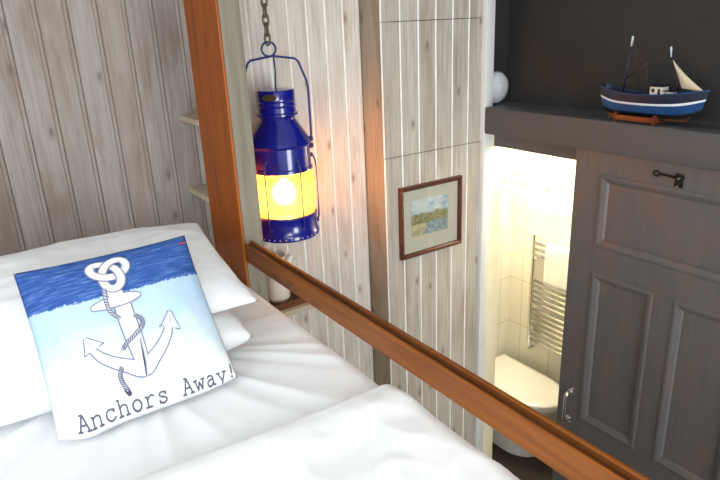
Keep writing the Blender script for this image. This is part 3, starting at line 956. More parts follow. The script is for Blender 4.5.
# tray, jug, tin
bm = new_bm()
box(bm, 0.95, 1.235, 2.225, 2.40, SZ, SZ + 0.008, 0, 0.002)
for (a, b, c, d) in ((0.95, 1.235, 2.225, 2.233), (0.95, 1.235, 2.392, 2.40), (0.95, 0.958, 2.233, 2.392), (1.227, 1.235, 2.233, 2.392)):
    box(bm, a, b, c, d, SZ + 0.008, SZ + 0.03, 0, 0.002)
tag(link('tray', bm, M['tray_wood']), 'brown wooden tray on the bedside shelf under the jug', 'tray')
jug = thing('jug', 'pale jug with curved handle and spout on shelf under blue lantern', 'jug', (1.075, 2.31, SZ + 0.008))
jx, jy, jz = 1.068, 2.315, SZ + 0.0085
bm = new_bm()
pr = [(0, 0), (0.044, 0), (0.052, 0.02), (0.053, 0.07), (0.047, 0.13), (0.04, 0.175), (0.042, 0.21), (0.045, 0.215), (0.041, 0.214), (0.037, 0.18), (0.044, 0.13), (0.048, 0.06), (0.04, 0.012), (0, 0.01)]
lathe(bm, [(r, z + jz) for r, z in pr], jx, jy, 32); link('body', bm, M['jug_glaze'], jug, True)
bm = new_bm()
tube(bm, spline([(jx - 0.036, jy + 0.008, jz + 0.185), (jx - 0.07, jy + 0.016, jz + 0.18), (jx - 0.088, jy + 0.02, jz + 0.12), (jx - 0.075, jy + 0.017, jz + 0.06), (jx - 0.047, jy + 0.01, jz + 0.05)], 6), 0.0065, 10)
link('handle', bm, M['jug_glaze'], jug, True)
bm = new_bm()
tube(bm, spline([(jx + 0.036, jy + 0.004, jz + 0.135), (jx + 0.062, jy + 0.006, jz + 0.165), (jx + 0.083, jy + 0.008, jz + 0.193)], 5), [0.022, 0.0215, 0.021, 0.02, 0.019, 0.018, 0.0178, 0.0176, 0.0174, 0.0172, 0.017], 14)
link('spout', bm, M['jug_glaze'], jug, True)
bm = new_bm(); lathe(bm, [(0, 0), (0.028, 0), (0.029, 0.003), (0.029, 0.062), (0.027, 0.066), (0.012, 0.07), (0.012, 0.076), (0, 0.078)][:], 1.18, 2.33, 24)
for v in bm.verts: v.co.z += SZ + 0.0085
tag(link('tea_tin', bm, M['caddy'], None, True, 40), 'dark round tin on the brown tray beside the jug', 'tin')

# ------------------------------------------------------------------ blue lantern
LX, LY = 1.109, 2.255
lan = thing('lantern', 'royal blue ship lantern with glowing amber lens hanging by its chain', 'lantern', (LX, LY, H - 0.83))
def L(name, prof, mat, parent=lan, seg=48, split=35):
    bm = new_bm(); lathe(bm, [(r, z + H) for r, z in prof], LX, LY, seg)
    return link(name, bm, M[mat], parent, True, split)
L('chimney', [(0.0, -0.226), (0.03, -0.228), (0.072, -0.231), (0.0755, -0.236), (0.0755, -0.272), (0.078, -0.275), (0.0755, -0.278), (0.0755, -0.290), (0.079, -0.294), (0.0755, -0.298), (0.076, -0.318), (0.083, -0.322), (0.083, -0.330), (0.072, -0.338), (0.070, -0.350)], 'blue_enamel')
L('shoulder', [(0.069, -0.343), (0.074, -0.352), (0.100, -0.392), (0.122, -0.428), (0.1265, -0.438), (0.129, -0.444), (0.1265, -0.450), (0.122, -0.454), (0.122, -0.535), (0.127, -0.540), (0.127, -0.552), (0.118, -0.554), (0.095, -0.555), (0.09, -0.45), (0.066, -0.36)], 'blue_enamel')
pr = []
n = 60
for k in range(n + 1):
    z = -0.5545 - 0.177 * k / n
    rib = 0.0045 * abs(math.sin(k / n * PI * 9))
    bulge = 0.004 * math.sin(k / n * PI)
    pr.append((0.120 + bulge + rib, z))
pr2 = [(0.116, z) for r, z in reversed(pr[::10])]
lens = L('lens', pr + pr2, 'lens', split=70)
lens['label'] = 'ribbed amber glass lens, lit from inside'
L('base', [(0.09, -0.730), (0.118, -0.731), (0.129, -0.733), (0.133, -0.740), (0.130, -0.748), (0.1305, -0.800), (0.134, -0.806), (0.137, -0.812), (0.137, -0.828), (0.133, -0.832), (0.0, -0.832)], 'blue_enamel')
bm = new_bm()
for k in range(36):
    a = 2 * PI * k / 36
    Mx = Matrix.Translation((LX + 0.1368 * math.cos(a), LY + 0.1368 * math.sin(a), H - 0.820)) @ Matrix.Rotation(a, 4, 'Z') @ Matrix.Rotation(PI / 2, 4, 'Y')
    lathe(bm, [(0.0032, 0), (0.0026, 0.0008), (0, 0.0012)], seg=8, M=Mx)
rv = link('rivets', bm, M['rivet'], lan, True); rv['label'] = 'row of pale rivets round the bottom rim'
vd = math.atan2(-LY, -LX)     # direction towards the viewer
bm = new_bm(); lathe(bm, [(0.0, 0.0), (0.02, 0.003), (0.042, 0.018), (0.05, 0.05), (0.042, 0.082), (0.02, 0.10), (0.013, 0.11), (0, 0.112)], LX, LY, 24)
for v in bm.verts: v.co.z += H - 0.705
link('bulb', bm, M['bulb'], lan, True)
for ang in (-90, -30, 30, 90, 150, 210):
    a = vd - math.radians(ang)
    ca, sa = math.cos(a), math.sin(a)
    out = 0.150 if ang == 90 else 0.140
    bm = new_bm()
    R = lambda r, z: (LX + r * ca, LY + r * sa, H + z)
    tube(bm, spline([R(0.124, -0.500), R(out - 0.006, -0.512), R(out, -0.545), R(out, -0.64), R(out, -0.75), R(out - 0.005, -0.775), R(0.129, -0.782)], 5), 0.0038, 8)
    for z in (-0.500, -0.782):
        lathe(bm, [(0.0, 0), (0.009, 0), (0.009, 0.006), (0.006, 0.010), (0, 0.011)], seg=12, M=Matrix.Translation(R(0.120 if z > -0.6 else 0.128, z)) @ Matrix.Rotation(a, 4, 'Z') @ Matrix.Rotation(PI / 2, 4, 'Y'))
    link('guard_wire', bm, M['blue_wire'], lan, True)
# bail handle, in the plane facing the viewer
rx, ry = math.sin(vd), -math.cos(vd)      # viewer's right/left axis
rx, ry = -rx, -ry
if rx * math.cos(0.58) - ry * math.sin(0.58) < 0: rx, ry = -rx, -ry
def BL(d, z): return (LX + rx * d, LY + ry * d, H + z)
bm = new_bm()
path = [(-0.126, -0.437), (-0.130, -0.41), (-0.130, -0.23), (-0.126, -0.205), (-0.098, -0.128), (-0.085, -0.117), (0.0, -0.104), (0.085, -0.117), (0.098, -0.128), (0.126, -0.205), (0.130, -0.23), (0.130, -0.41), (0.126, -0.437)]
tube(bm, [BL(*p) for p in path], 0.0045, 10)
for s_ in (-1, 1):
    for z in (-0.435, -0.462):
        lathe(bm, [(0.0, 0), (0.011, 0), (0.011, 0.012), (0.008, 0.017), (0, 0.018)], seg=14, M=Matrix.Translation(BL(0.118 * s_, z)) @ Matrix.Rotation(math.atan2(ry * s_, rx * s_), 4, 'Z') @ Matrix.Rotation(PI / 2, 4, 'Y'))
link('bail_handle', bm, M['blue_wire'], lan, True)
bm = new_bm()
tube(bm, [BL(-0.012 + 0.027 * math.cos(a * PI / 12), -0.078 + 0.027 * math.sin(a * PI / 12)) for a in range(24)], 0.0042, 8, True)
link('hanging_ring', bm, M['blue_wire'], lan, True)
bm = new_bm()
tube(bm, [BL(0.004, -0.105), BL(0.006, -0.16), BL(0.002, -0.228)], 0.0032, 8)
link('lifting_rod', bm, M['blue_wire'], lan, True)
bm = new_bm()
lathe(bm, [(0, 0.0), (0.03, 0), (0.028, 0.002), (0, 0.0025)], seg=20, M=Matrix.Translation((LX + math.cos(vd - 0.35) * 0.0752, LY + math.sin(vd - 0.35) * 0.0752, H - 0.256)) @ Matrix.Rotation(vd - 0.35, 4, 'Z') @ Matrix.Rotation(PI / 2, 4, 'Y') @ Matrix.Diagonal((0.45, 1, 1, 1)))
pl = link('maker_plate', bm, M['brass_old'], lan, True, 40); pl['label'] = 'tarnished brass oval plate'

# chain up to the ceiling
chn = thing('chain', 'weathered steel chain hanging from the ceiling above the blue lantern', 'chain', (LX, LY, ZC))
z = H - 0.056 + 0.016
k = 0
def link_pts(zc, k, hh=0.023, ww=0.0118):
    P = []
    ux, uy = (rx, ry) if k % 2 == 0 else (-ry, rx)
    ux2, uy2 = (ux * 0.8 + uy * 0.35, uy * 0.8 - ux * 0.35)
    for a in range(20):
        t = 2 * PI * a / 20
        w = ww * math.cos(t); h_ = hh * math.copysign(abs(math.sin(t)) ** 0.8, math.sin(t))
        P.append((LX + ux2 * w - rx * 0.013, LY + uy2 * w - ry * 0.013, zc + h_))
    return P
while z < ZC - 0.05:
    bm = new_bm(); tube(bm, link_pts(z, k), 0.0046, 7, True)
    link('chain_link', bm, M['rust_chain'], chn, True)
    z += 0.034; k += 1
bm = new_bm()
tube(bm, spline([(LX - 0.012, LY, z - 0.01), (LX, LY, z - 0.022), (LX + 0.013, LY, z - 0.008), (LX + 0.008, LY, z + 0.012), (LX - rx * 0.013, LY - ry * 0.013, z + 0.022), (LX - rx * 0.013, LY - ry * 0.013, ZC + 0.001)], 5), 0.004, 8)
link('ceiling_hook', bm, M['rust_chain'], chn, True)

# ------------------------------------------------------------------ framed picture
PXa, PXb, PZa, PZb = 1.708, 2.104, H - 1.110, H - 0.746
YP = YH - 0.001
pic = thing('framed_picture', 'dark brown framed watercolour of water and trees on the boarded wall', 'picture', ((PXa + PXb) / 2, YP, PZa))
bm = new_bm()
prof = [(0, 0), (0, 0.020), (0.006, 0.024), (0.014, 0.021), (0.020, 0.014), (0.022, 0.014), (0.022, 0)]
rings = []
for ins, d in prof:
    rings.append([bm.verts.new((a, YP - d, b)) for a, b in ((PXa + ins, PZa + ins), (PXb - ins, PZa + ins), (PXb - ins, PZb - ins), (PXa + ins, PZb - ins))])
for a, b in zip(rings, rings[1:] + rings[:1]):
    for k in range(4): bm.faces.new((a[k], a[(k + 1) % 4], b[(k + 1) % 4], b[k]))
link('frame', bm, stained('dark_frame_wood', lin(84, 44, 32), lin(108, 60, 42), lin(52, 28, 22), 'x', 0.3, 0.4, False), pic)
bm = new_bm(); box(bm, PXa + 0.021, PXb - 0.021, YP - 0.007, YP - 0.001, PZa + 0.021, PZb - 0.021); link('mount', bm, simple('cream_mount_card', lin(200, 196, 182), 0.9, var=0.02), pic)
w_, h_ = PXb - PXa, PZb - PZa
qx0, qx1, qz0, qz1 = PXa + 0.185 * w_, PXa + 0.78 * w_, PZa + 0.24 * h_, PZa + 0.79 * h_
def paint_mat():
    t = NT('watercolour_paint')
    tc = t.n('ShaderNodeTexCoord'); sp = t.n('ShaderNodeSeparateXYZ'); t.l(tc.outputs['Object'], sp.inputs[0])
    u = t.math('DIVIDE', t.math('SUBTRACT', sp.outputs[0], qx0), qx1 - qx0)
    v = t.math('DIVIDE', t.math('SUBTRACT', sp.outputs[2], qz0), qz1 - qz0)
    n1 = t.noise(t.coords((1, 1, 1.6)), 22, 4, 0.6); n2 = t.noise(t.coords((1, 1, 1), (4, 2, 1)), 60, 4, 0.7)
    sky = t.ramp(n1, [(0.38, lin(214, 216, 214)), (0.5, lin(196, 206, 214)), (0.62, lin(150, 176, 200))])
    trees = t.ramp(n2, [(0.3, lin(84, 88, 62)), (0.48, lin(136, 132, 92)), (0.6, lin(176, 160, 118)), (0.72, lin(150, 110, 80))])
    water = t.ramp(n2, [(0.34, lin(92, 108, 116)), (0.5, lin(134, 152, 162)), (0.66, lin(186, 196, 200))])
    bank = t.ramp(n1, [(0.4, lin(176, 164, 128)), (0.6, lin(206, 194, 160))])
    wob = t.math('MULTIPLY', t.math('SUBTRACT', n1, 0.5), 0.35)
    c = t.mix(t.math('MULTIPLY', t.math('SUBTRACT', t.math('SUBTRACT', t.math('ADD', u, wob), t.math('MULTIPLY', v, 0.35)), 0.28), 30, True), bank, water)
    ft = t.math('MULTIPLY', t.math('SUBTRACT', t.math('ADD', v, t.math('MULTIPLY', wob, 0.4)), 0.36), 30, True)
    c = t.mix(ft, c, trees)
    fs = t.math('MULTIPLY', t.math('SUBTRACT', t.math('ADD', v, t.math('MULTIPLY', wob, 0.7)), 0.60), 22, True)
    c = t.mix(fs, c, sky)
    fb = t.math('MULTIPLY', t.math('SUBTRACT', 0.10, t.math('SUBTRACT', v, t.math('MULTIPLY', t.math('SUBTRACT', 0.9, u), 0.0))), 14, True)
    c = t.mix(fb, c, lin(206, 198, 176))
    t.base(c); t.b.inputs['Roughness'].default_value = 0.9
    return t.m
bm = new_bm(); box(bm, qx0, qx1, YP - 0.0082, YP - 0.0072, qz0, qz1); link('painting', bm, paint_mat(), pic)
bm = new_bm(); box(bm, PXa + 0.0215, PXb - 0.0215, YP - 0.0118, YP - 0.0102, PZa + 0.0215, PZb - 0.0215); link('glass', bm, M['glass'], pic)

# ------------------------------------------------------------------ domed white fitting on the niche wall
fit = thing('domed_fitting', 'round white domed plastic fitting at left end of dark ledge beside white trim', 'fitting', (2.39, 2.312, H - 0.342))
Mf = Matrix.Translation((2.392, 2.3115, H - 0.341)) @ Matrix.Rotation(PI / 2, 4, 'X')
bm = new_bm(); lathe(bm, [(0, 0), (0.079, 0), (0.0805, 0.004), (0.080, 0.012), (0.072, 0.026), (0.055, 0.037), (0.034, 0.042), (0.030, 0.0425), (0.028, 0.040), (0.0, 0.040)], seg=48, M=Mf)
link('dome', bm, M['plastic_white'], fit, True, 50)
bm = new_bm(); lathe(bm, [(0.026, 0.0395), (0.026, 0.044), (0.022, 0.0465), (0.0, 0.047)], seg=32, M=Mf)
link('centre_cap', bm, M['plastic_white'], fit, True, 40)

# ------------------------------------------------------------------ model fishing boat on the ledge
LT = H - 0.421
boat = thing('model_boat', 'blue wooden model fishing boat with cream sail on dark ledge', 'boat', (2.29, 1.42, LT))
bx = 2.293
Ys, Yb = 1.622, 1.196            # stern (left) and bow (right)
Lh = Ys - Yb
def hull_section(u):
    """u 0 stern .. 1 bow: half beam, keel z, sheer z, waterline blends"""
    hb = 0.044 * (min(1, (u + 0.25) / 0.5) ** 0.6) * max(0.0, 1 - max(0, (u - 0.5) / 0.5) ** 2.2)
    if u < 0.02: hb *= 0.8
    sheer = 0.112 + 0.026 * (abs(u - 0.42) / 0.58) ** 2.0 + (0.012 * max(0, (0.15 - u) / 0.15))
    keel = 0.024 + 0.030 * max(0, (u - 0.75) / 0.25) ** 2 + 0.012 * max(0, (0.1 - u) / 0.1)
    return hb, keel, sheer
bm = new_bm()
NU = 40
levels = [0.0, 0.1, 0.2, 0.3, 0.42, 0.54, 0.63, 0.75, 0.86, 0.94, 1.0]
def mat_at(f): return 0 if f < 0.2 else (1 if f < 0.53 else (2 if f < 0.62 else 3))
rowsL, rowsR = [], []
for i in range(NU + 1):
    u = i / NU
    hb, kz, sz = hull_section(u)
    rake = 0.030 * (u ** 6)
    stern = 0.018 * (1 - u) ** 8
    a, b = [], []
    for f in levels:
        z = kz + (sz - kz) * f
        w = hb * (f ** 0.42) if f > 0 else 0.0
        yy = Ys - Lh * u * 0.955 - rake * f * 0.8 + stern * f
        b.append(bm.verts.new((bx + w, yy, LT + z)))
        a.append(b[-1] if w < 1e-5 else bm.verts.new((bx - w, yy, LT + z)))
    rowsL.append(a); rowsR.append(b)
def quad(vs, mi):
    v = []
    for q in vs:
        if q not in v: v.append(q)
    if len(v) < 3: return
    try:
        f = bm.faces.new(v); f.material_index = mi
    except ValueError: pass
for R in (rowsL, rowsR):
    for a, b in zip(R, R[1:]):
        for k in range(len(levels) - 1):
            quad((a[k], a[k + 1], b[k + 1], b[k]), mat_at((levels[k] + levels[k + 1]) / 2))
# transom and deck
for k in range(len(levels) - 1):
    quad((rowsL[0][k], rowsR[0][k], rowsR[0][k + 1], rowsL[0][k + 1]), mat_at((levels[k] + levels[k + 1]) / 2))
bh_black = simple('boat_black_bottom', lin(18, 18, 22), 0.4)
bh_blue = simple('boat_blue_paint', lin(18, 62, 112), 0.35, var=0.15)
bh_white = simple('boat_white_stripe', lin(212, 216, 220), 0.5, var=0.05)
bh_navy = simple('boat_navy_paint', lin(18, 28, 52), 0.4)
deckw = stained('boat_deck_wood', lin(92, 60, 36), lin(118, 80, 50), lin(58, 36, 22), 'y', 0.5, 0.0, False)
link('hull', bm, [bh_black, bh_blue, bh_white, bh_navy], boat, True, 40)
bm = new_bm()
dl = []
for i in range(NU + 1):
    u = i / NU; hb, kz, sz = hull_section(u); rake = 0.030 * u ** 6; stern = 0.018 * (1 - u) ** 8
    f = 0.86; z = kz + (sz - kz) * f; w = max(0.0004, hb * f ** 0.42 - 0.0012); yy = Ys - Lh * u * 0.955 - rake * f * 0.8 + stern * f
    dl.append((bm.verts.new((bx - w, yy, LT + z)), bm.verts.new((bx + w, yy, LT + z))))
for a, b in zip(dl, dl[1:]): bm.faces.new((a[0], a[1], b[1], b[0]))
link('deck', bm, deckw, boat)
# gunwale cap
bm = new_bm()
for sgn in (-1, 1):
    P = []
    for i in range(NU + 1):
        u = i / NU; hb, kz, sz = hull_section(u)
        P.append((bx + sgn * hb, Ys - Lh * u * 0.955 - 0.030 * u ** 6 * 0.8 + 0.018 * (1 - u) ** 8, LT + sz))
    tube(bm, P, 0.0026, 6)
link('gunwale', bm, bh_blue, boat, True)
# keel fin and rudder
bm = new_bm(); prism(bm, [(Ys - 0.02, LT + 0.03), (Ys - 0.02, LT + 0.006), (Yb + 0.06, LT + 0.020), (Yb + 0.045, LT + 0.05), (Yb + 0.2, LT + 0.03)], 'x', bx - 0.003, bx + 0.003)
link('keel', bm, bh_black, boat)
# stand: two trestles and two side boards
stand_m = stained('boat_stand_wood', lin(100, 46, 26), lin(124, 60, 34), lin(64, 28, 16), 'y', 0.4, 0.1, False)
bm = new_bm()
box(bm, bx - 0.036, bx - 0.029, 1.375, 1.548, LT + 0.008, LT + 0.028, 0, 0.0015)
box(bm, bx + 0.029, bx + 0.036, 1.375, 1.548, LT + 0.008, LT + 0.028, 0, 0.0015)
for y in (1.372, 1.542):
    prism(bm, [(bx - 0.041, LT), (bx - 0.030, LT), (bx - 0.024, LT + 0.006), (bx + 0.024, LT + 0.006), (bx + 0.030, LT), (bx + 0.041, LT), (bx + 0.034, LT + 0.036), (bx + 0.028, LT + 0.038), (bx + 0.004, LT + 0.024), (bx - 0.004, LT + 0.024), (bx - 0.028, LT + 0.038), (bx - 0.034, LT + 0.036)], 'y', y, y + 0.008)
link('stand', bm, stand_m, boat)
# wheelhouse
def bz(rel): return H + rel * bx / 2.34
DK = LT + 0.095
wh = new_bm()
box(wh, bx - 0.022, bx + 0.022, 1.362, 1.412, DK, LT + 0.142, 0, 0.001)
box(wh, bx - 0.020, bx + 0.020, 1.324, 1.361, DK, LT + 0.126, 0, 0.001)
cab = link('wheelhouse', wh, simple('boat_cream_paint', lin(216, 212, 196), 0.6, var=0.06), boat)
bm = new_bm()
box(bm, bx - 0.027, bx + 0.027, 1.356, 1.418, LT + 0.142, LT + 0.147, 0, 0.001)
box(bm, bx - 0.024, bx + 0.024, 1.318, 1.3555, LT + 0.126, LT + 0.130, 0, 0.001)
rf = link('roof', bm, bh_navy, cab)
bm = new_bm()
for (y0, y1, z0, z1) in ((1.392, 1.405, 0.122, 0.135), (1.368, 1.379, 0.098, 0.135), (1.343, 1.354, 0.110, 0.121), (1.328, 1.338, 0.110, 0.121)):
    box(bm, bx - 0.0228 if y0 > 1.36 else bx - 0.0208, bx - 0.0215 if y0 > 1.36 else bx - 0.0195, y0, y1, LT + z0, LT + z1)
link('window', bm, simple('boat_dark_window', lin(52, 40, 34), 0.3), cab)
# mast, derrick, fore mast, sail, rigging
bm = new_bm(); 
m0, m1 = (bx, 1.545, DK), (bx, 1.522, H - 0.10)
tube(bm, [m0, m1], [0.0042, 0.0030], 10); link('mast', bm, bh_navy, boat, True)
bm = new_bm(); tube(bm, [(bx, 1.5245, H - 0.135), (bx, 1.5222, H - 0.098)], 0.0042, 10); q = link('mast_head', bm, bh_white, boat, True); q['label'] = 'white painted mast head'
bm = new_bm(); tube(bm, [(bx, 1.536, LT + 0.165), (bx, 1.447, LT + 0.225)], [0.0028, 0.0018], 8); link('derrick', bm, bh_black, boat, True)
bm = new_bm()
f0, f1 = (bx, 1.300, DK), (bx, 1.358, H - 0.140)
tube(bm, [f0, f1], [0.0036, 0.0026], 10); link('fore_mast', bm, bh_black, boat, True)
bm = new_bm(); tube(bm, [(bx, 1.352, H - 0.172), (bx, 1.359, H - 0.136)], 0.0038, 10); q = link('fore_mast_head', bm, bh_white, boat, True)
bm = new_bm()
A_, B_, C_ = Vector((bx - 0.003, 1.347, H - 0.178)), Vector((bx - 0.003, 1.296, H - 0.281)), Vector((bx - 0.003, 1.205, H - 0.290))
nn_ = 14; g = []
for i in range(nn_ + 1):
    row = []
    for j in range(i + 1):
        p = A_ if i == 0 else A_ + (B_ - A_) * ((i - j) / nn_) + (C_ - A_) * (j / nn_)
        w = (i / nn_) * (1 - i / nn_) * 4
        e = 0 if i == 0 else 4 * (j / max(1, i)) * (1 - j / max(1, i))
        p = p + Vector((-0.010 * w * e, 0, 0)) + Vector((0, 0.010 * (i / nn_) * (1 - i / nn_) * 4 * (j / max(1, i)), 0))
        row.append(bm.verts.new(p))
    g.append(row)
for i in range(nn_):
    for j in range(i + 1):
        bm.faces.new((g[i][j], g[i + 1][j], g[i + 1][j + 1]))
        if j < i: bm.faces.new((g[i][j], g[i + 1][j + 1], g[i][j + 1]))
sl = link('sail', bm, cotton('boat_sail_cloth', lin(206, 192, 166)), boat, True)
md = sl.modifiers.new('thick', 'SOLIDIFY'); md.thickness = 0.0008
bm = new_bm()
def rig(a, b):
    bm = new_bm(); tube(bm, [a, b], 0.0007, 5); link('rigging_line', bm, bh_black, boat)
rig(m1, (bx, Ys - 0.01, LT + 0.14)); rig((bx, 1.447, LT + 0.225), (bx, 1.44, DK)); rig(m1, (bx - 0.04, 1.49, LT + 0.115)); rig(m1, (bx + 0.04, 1.49, LT + 0.115))
rig((bx, 1.447, LT + 0.225), m1); rig(f1, (bx, 1.205, LT + 0.135))
bm = new_bm()
box(bm, bx - 0.018, bx + 0.012, 1.43, 1.455, DK, LT + 0.110, 0, 0.002)
box(bm, bx - 0.02, bx + 0.02, 1.47, 1.51, DK, LT + 0.106, 0, 0.002)
link('hatch_cover', bm, deckw, boat)
bm = new_bm(); tube(bm, [(bx, Yb + 0.03, LT + 0.132), (bx, Yb - 0.008, LT + 0.140)], [0.003, 0.002], 8); link('bowsprit', bm, bh_black, boat, True)

for c_ in boat.children:
    for v in c_.data.vertices:
        v.co.y *= 0.98; v.co.z = LT + (v.co.z - LT) * 1.02
for c_ in cab.children:
    for v in c_.data.vertices:
        v.co.y *= 0.98; v.co.z = LT + (v.co.z - LT) * 1.02
# ------------------------------------------------------------------ bathroom
# toilet, back to the left wall, facing along -Y
wc = thing('toilet', 'white back-to-wall toilet with closed lid seen through doorway', 'toilet', (2.68, 2.40, 0))
TX = 2.682
def D_outline(hw, yback, yfront, n=24):
    """D shape: straight sides then an elliptical nose towards -Y"""
    nose = hw * 1.25
    P = [(TX - hw, yback)]
    for k in range(n + 1):
        a = PI * k / n
        P.append((TX - hw * math.cos(a), yfront + nose - nose * math.sin(a)))
    P.append((TX + hw, yback))
    return P
def loft(bm, secs):
    rings = [[bm.verts.new((x, y, z)) for x, y in P] for P, z in secs]
    for a, b in zip(rings, rings[1:]):
        n = len(a)
        for k in range(n): bm.faces.new((a[k], a[(k + 1) % n], b[(k + 1) % n], b[k]))
    bm.faces.new(rings[0]); bm.faces.new(rings[-1])
bm = new_bm()
loft(bm, [(D_outline(0.150, 2.645, 2.105), 0.0), (D_outline(0.152, 2.645, 2.100), 0.02), (D_outline(0.152, 2.645, 2.095), 0.16), (D_outline(0.162, 2.645, 2.06), 0.28), (D_outline(0.176, 2.645, 2.015), 0.36), (D_outline(0.182, 2.645, 2.0), 0.395), (D_outline(0.178, 2.645, 2.004), 0.40)])
link('pan', bm, M['ceramic'], wc, True, 40)
bm = new_bm()
loft(bm, [(D_outline(0.180, 2.60, 2.0), 0.4005), (D_outline(0.185, 2.60, 1.994), 0.404), (D_outline(0.185, 2.60, 1.994), 0.416), (D_outline(0.181, 2.60, 1.998), 0.419)])
link('seat', bm, M['ceramic'], wc, True, 40)
bm = new_bm()
loft(bm, [(D_outline(0.181, 2.605, 1.996), 0.4195), (D_outline(0.187, 2.605, 1.988), 0.423), (D_outline(0.187, 2.605, 1.988), 0.436), (D_outline(0.180, 2.603, 1.996), 0.443), (D_outline(0.150, 2.59, 2.03), 0.447)])
link('lid', bm, M['ceramic'], wc, True, 50)

# heated towel rail on the back wall
tr = thing('towel_radiator', 'chrome ladder towel radiator on the tiled bathroom wall', 'radiator', (2.915, 2.2, H - 2.055))
RY0, RY1 = 1.93, 2.432
for y in (RY0, RY1):
    bm = new_bm(); tube(bm, [(2.905, y, H - 2.06), (2.905, y, H - 1.30)], 0.015, 14)
    lathe(bm, [(0.016, 0), (0.0165, 0.006), (0, 0.008)], 2.905, y, 14)
    for v in bm.verts:
        if v.co.z < 0.2: v.co.z += H - 1.301
    link('upright', bm, M['chrome'], tr, True, 40)
rz = [-1.345, -1.385, -1.425] + [-1.60 - 0.037 * k for k in range(5)] + [-1.80 - 0.037 * k for k in range(7)]
for z in rz:
    bm = new_bm(); tube(bm, [(2.902, RY0, H + z), (2.893, (RY0 + RY1) / 2, H + z), (2.902, RY1, H + z)], 0.009, 10)
    link('rung', bm, M['chrome'], tr, True)
for y in (RY0, RY1):
    for z in (-1.44, -1.93):
        bm = new_bm(); tube(bm, [(2.905, y - (0.03 if y > 2 else -0.03), H + z), (2.951, y - (0.03 if y > 2 else -0.03), H + z)], 0.010, 12)
        tube(bm, [(2.889, y - (0.03 if y > 2 else -0.03), H + z), (2.895, y - (0.03 if y > 2 else -0.03), H + z)], 0.014, 12)
        link('bracket', bm, M['chrome'], tr, True, 40)
bm = new_bm(); tube(bm, [(2.905, RY1, H - 2.055), (2.905, RY1, H - 2.10), (2.952, RY1, H - 2.10)], 0.008, 10); link('valve', bm, M['chrome'], tr, True)
# towel over the top rungs
bm = new_bm()
ty0, ty1 = 2.02, 2.315
N1 = 16
pts = [(2.879, H - 1.585), (2.880, H - 1.45), (2.878, H - 1.36), (2.882, H - 1.332), (2.897, H - 1.324), (2.914, H - 1.332), (2.920, H - 1.40), (2.921, H - 1.53)]
sp_ = spline([(p[0], 0, p[1]) for p in pts], 5)
rows = []
for i in range(N1 + 1):
    y = ty0 + (ty1 - ty0) * i / N1
    rows.append([bm.verts.new((p.x + 0.0012 * math.sin(i * 1.3 + p.z * 9), y, p.z)) for p in sp_])
for a, b in zip(rows, rows[1:]):
    for k in range(len(a) - 1): bm.faces.new((a[k], a[k + 1], b[k + 1], b[k]))
tw = link('towel', bm, M['towel'], None, True)
md = tw.modifiers.new('thick', 'SOLIDIFY'); md.thickness = 0.008; md.offset = 1
tag(tw, 'white towel draped over top rungs of the chrome radiator', 'towel')
# glass shelf with chrome gallery rail
gs = thing('bathroom_shelf', 'glass bathroom shelf with chrome gallery rail high on the tiled wall', 'shelf', (2.88, 2.3, H - 0.97))
bm = new_bm(); box(bm, 2.83, 2.945, 2.0, 2.64, H - 0.982, H - 0.976); link('glass', bm, M['glass'], gs)
bm = new_bm(); tube(bm, spline([(2.945, 2.632, H - 0.945), (2.85, 2.632, H - 0.945), (2.838, 2.62, H - 0.945)], 4) + [Vector((2.838, 2.02, H - 0.945)), Vector((2.85, 2.008, H - 0.945)), Vector((2.945, 2.008, H - 0.945))], 0.007, 10); link('gallery_rail', bm, M['chrome'], gs, True)
for y in (2.58, 2.3, 2.06):
    bm = new_bm(); tube(bm, [(2.838, y, H - 0.977), (2.838, y, H - 0.945)], 0.006, 8); link('support', bm, M['chrome'], gs, True)
for y in (2.55, 2.09):
    bm = new_bm(); tube(bm, [(2.90, y, H - 0.988), (2.951, y, H - 0.988)], 0.009, 10); link('bracket', bm, M['chrome'], gs, True)
# hook above it
hk = new_bm()
lathe(hk, [(0, 0), (0.016, 0), (0.016, 0.006), (0.008, 0.010), (0.007, 0.03), (0.012, 0.034), (0, 0.04)], seg=16, M=Matrix.Translation((2.951, 2.59, H - 0.905)) @ Matrix.Rotation(-PI / 2, 4, 'Y'))
tag(link('robe_hook', hk, M['chrome'], None, True, 40), 'small chrome hook on tiled wall above the shelf rail', 'hook')
# ceiling lamp of the bathroom
bl = thing('bathroom_lamp', 'round lit ceiling lamp of the tiled bathroom', 'lamp', (2.66, 2.20, H - 0.45))
bm = new_bm(); lathe(bm, [(0, 0), (0.12, 0), (0.125, -0.01), (0.12, -0.02), (0.105, -0.022), (0.104, -0.012), (0, -0.012)], 2.66, 2.20, 36)
for v in bm.verts: v.co.z += H - 0.448
link('rim', bm, M['white_paint'], bl, True, 40)
bm = new_bm(); lathe(bm, [(0.103, -0.014), (0.1, -0.03), (0.06, -0.042), (0, -0.046)], 2.66, 2.20, 36)
for v in bm.verts: v.co.z += H - 0.448
link('diffuser', bm, M['bath_light'], bl, True)

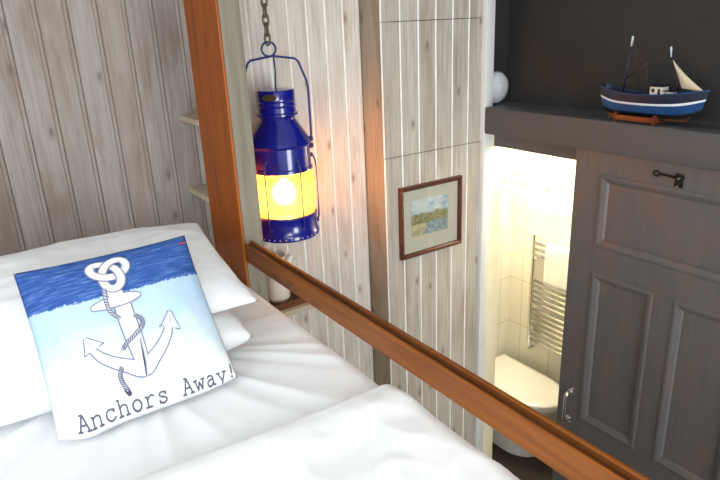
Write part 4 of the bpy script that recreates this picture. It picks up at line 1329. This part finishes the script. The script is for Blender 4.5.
# ------------------------------------------------------------------ lights
def light(name, kind, loc, energy, color, **kw):
    d = bpy.data.lights.new(name, kind); d.energy = energy; d.color = color
    for k, v in kw.items(): setattr(d, k, v)
    o = bpy.data.objects.new(name, d); COL.objects.link(o); o.location = loc
    return o
def aim(o, tgt): o.rotation_euler = (Vector(tgt) - o.location).to_track_quat('-Z', 'Y').to_euler()
w1 = light('daylight_left_window', 'AREA', (XL - 0.02, (W1[0] + W1[1]) / 2, (W1[2] + W1[3]) / 2), 33, (0.86, 0.94, 1.0), shape='RECTANGLE', size=W1[1] - W1[0] - 0.1, size_y=W1[3] - W1[2] - 0.1)
aim(w1, (1.0, 0.05 + 0.0, 2.8))
w2 = light('daylight_rear_window', 'AREA', ((W2[0] + W2[1]) / 2, YF - 0.02, (W2[2] + W2[3]) / 2), 54, (0.90, 0.96, 1.0), shape='RECTANGLE', size=W2[1] - W2[0] - 0.1, size_y=W2[3] - W2[2] - 0.1)
aim(w2, ((W2[0] + W2[1]) / 2, 1.0, 2.75))
w3 = light('added_lower_fill', 'AREA', ((W3[0] + W3[1]) / 2, YF - 0.02, (W3[2] + W3[3]) / 2), 62, (0.95, 0.98, 1.0), shape='RECTANGLE', size=W3[1] - W3[0] - 0.1, size_y=W3[3] - W3[2] - 0.1)  # added fill light for the lower hatch wall
aim(w3, ((W3[0] + W3[1]) / 2, 1.0, (W3[2] + W3[3]) / 2))
light('bathroom_lamp_light', 'POINT', (2.66, 2.20, H - 0.57), 36, (1.0, 0.90, 0.68), shadow_soft_size=0.06)

wd = bpy.data.worlds.new('sky'); S.world = wd; wd.use_nodes = True
bg = wd.node_tree.nodes['Background']
bg.inputs[0].default_value = (0.85, 0.92, 1.0, 1); bg.inputs[1].default_value = 1.0

# ------------------------------------------------------------------ camera
cam = bpy.data.cameras.new('camera'); co = bpy.data.objects.new('camera', cam); COL.objects.link(co)
F, yaw, pitch, roll = 613.23569, 0.580002558, 0.338963157, -0.0456728929
cam.sensor_width = 36; cam.lens = F * 36 / 720; cam.clip_start = 0.02; cam.clip_end = 50
fw = Vector((math.sin(yaw) * math.cos(pitch), math.cos(yaw) * math.cos(pitch), -math.sin(pitch)))
r0 = Vector((math.cos(yaw), -math.sin(yaw), 0)); u0 = r0.cross(fw)
c, s = math.cos(roll), math.sin(roll)
rt_ = r0 * c + u0 * s; up_ = u0 * c - r0 * s
co.matrix_world = Matrix(((rt_.x, up_.x, -fw.x, 0), (rt_.y, up_.y, -fw.y, 0), (rt_.z, up_.z, -fw.z, H), (0, 0, 0, 1)))
S.camera = co
S.view_settings.view_transform = 'Standard'
S.view_settings.look = 'None'
S.view_settings.gamma = 1.0
S.view_settings.exposure = 0.0
S.view_settings.use_curve_mapping = False
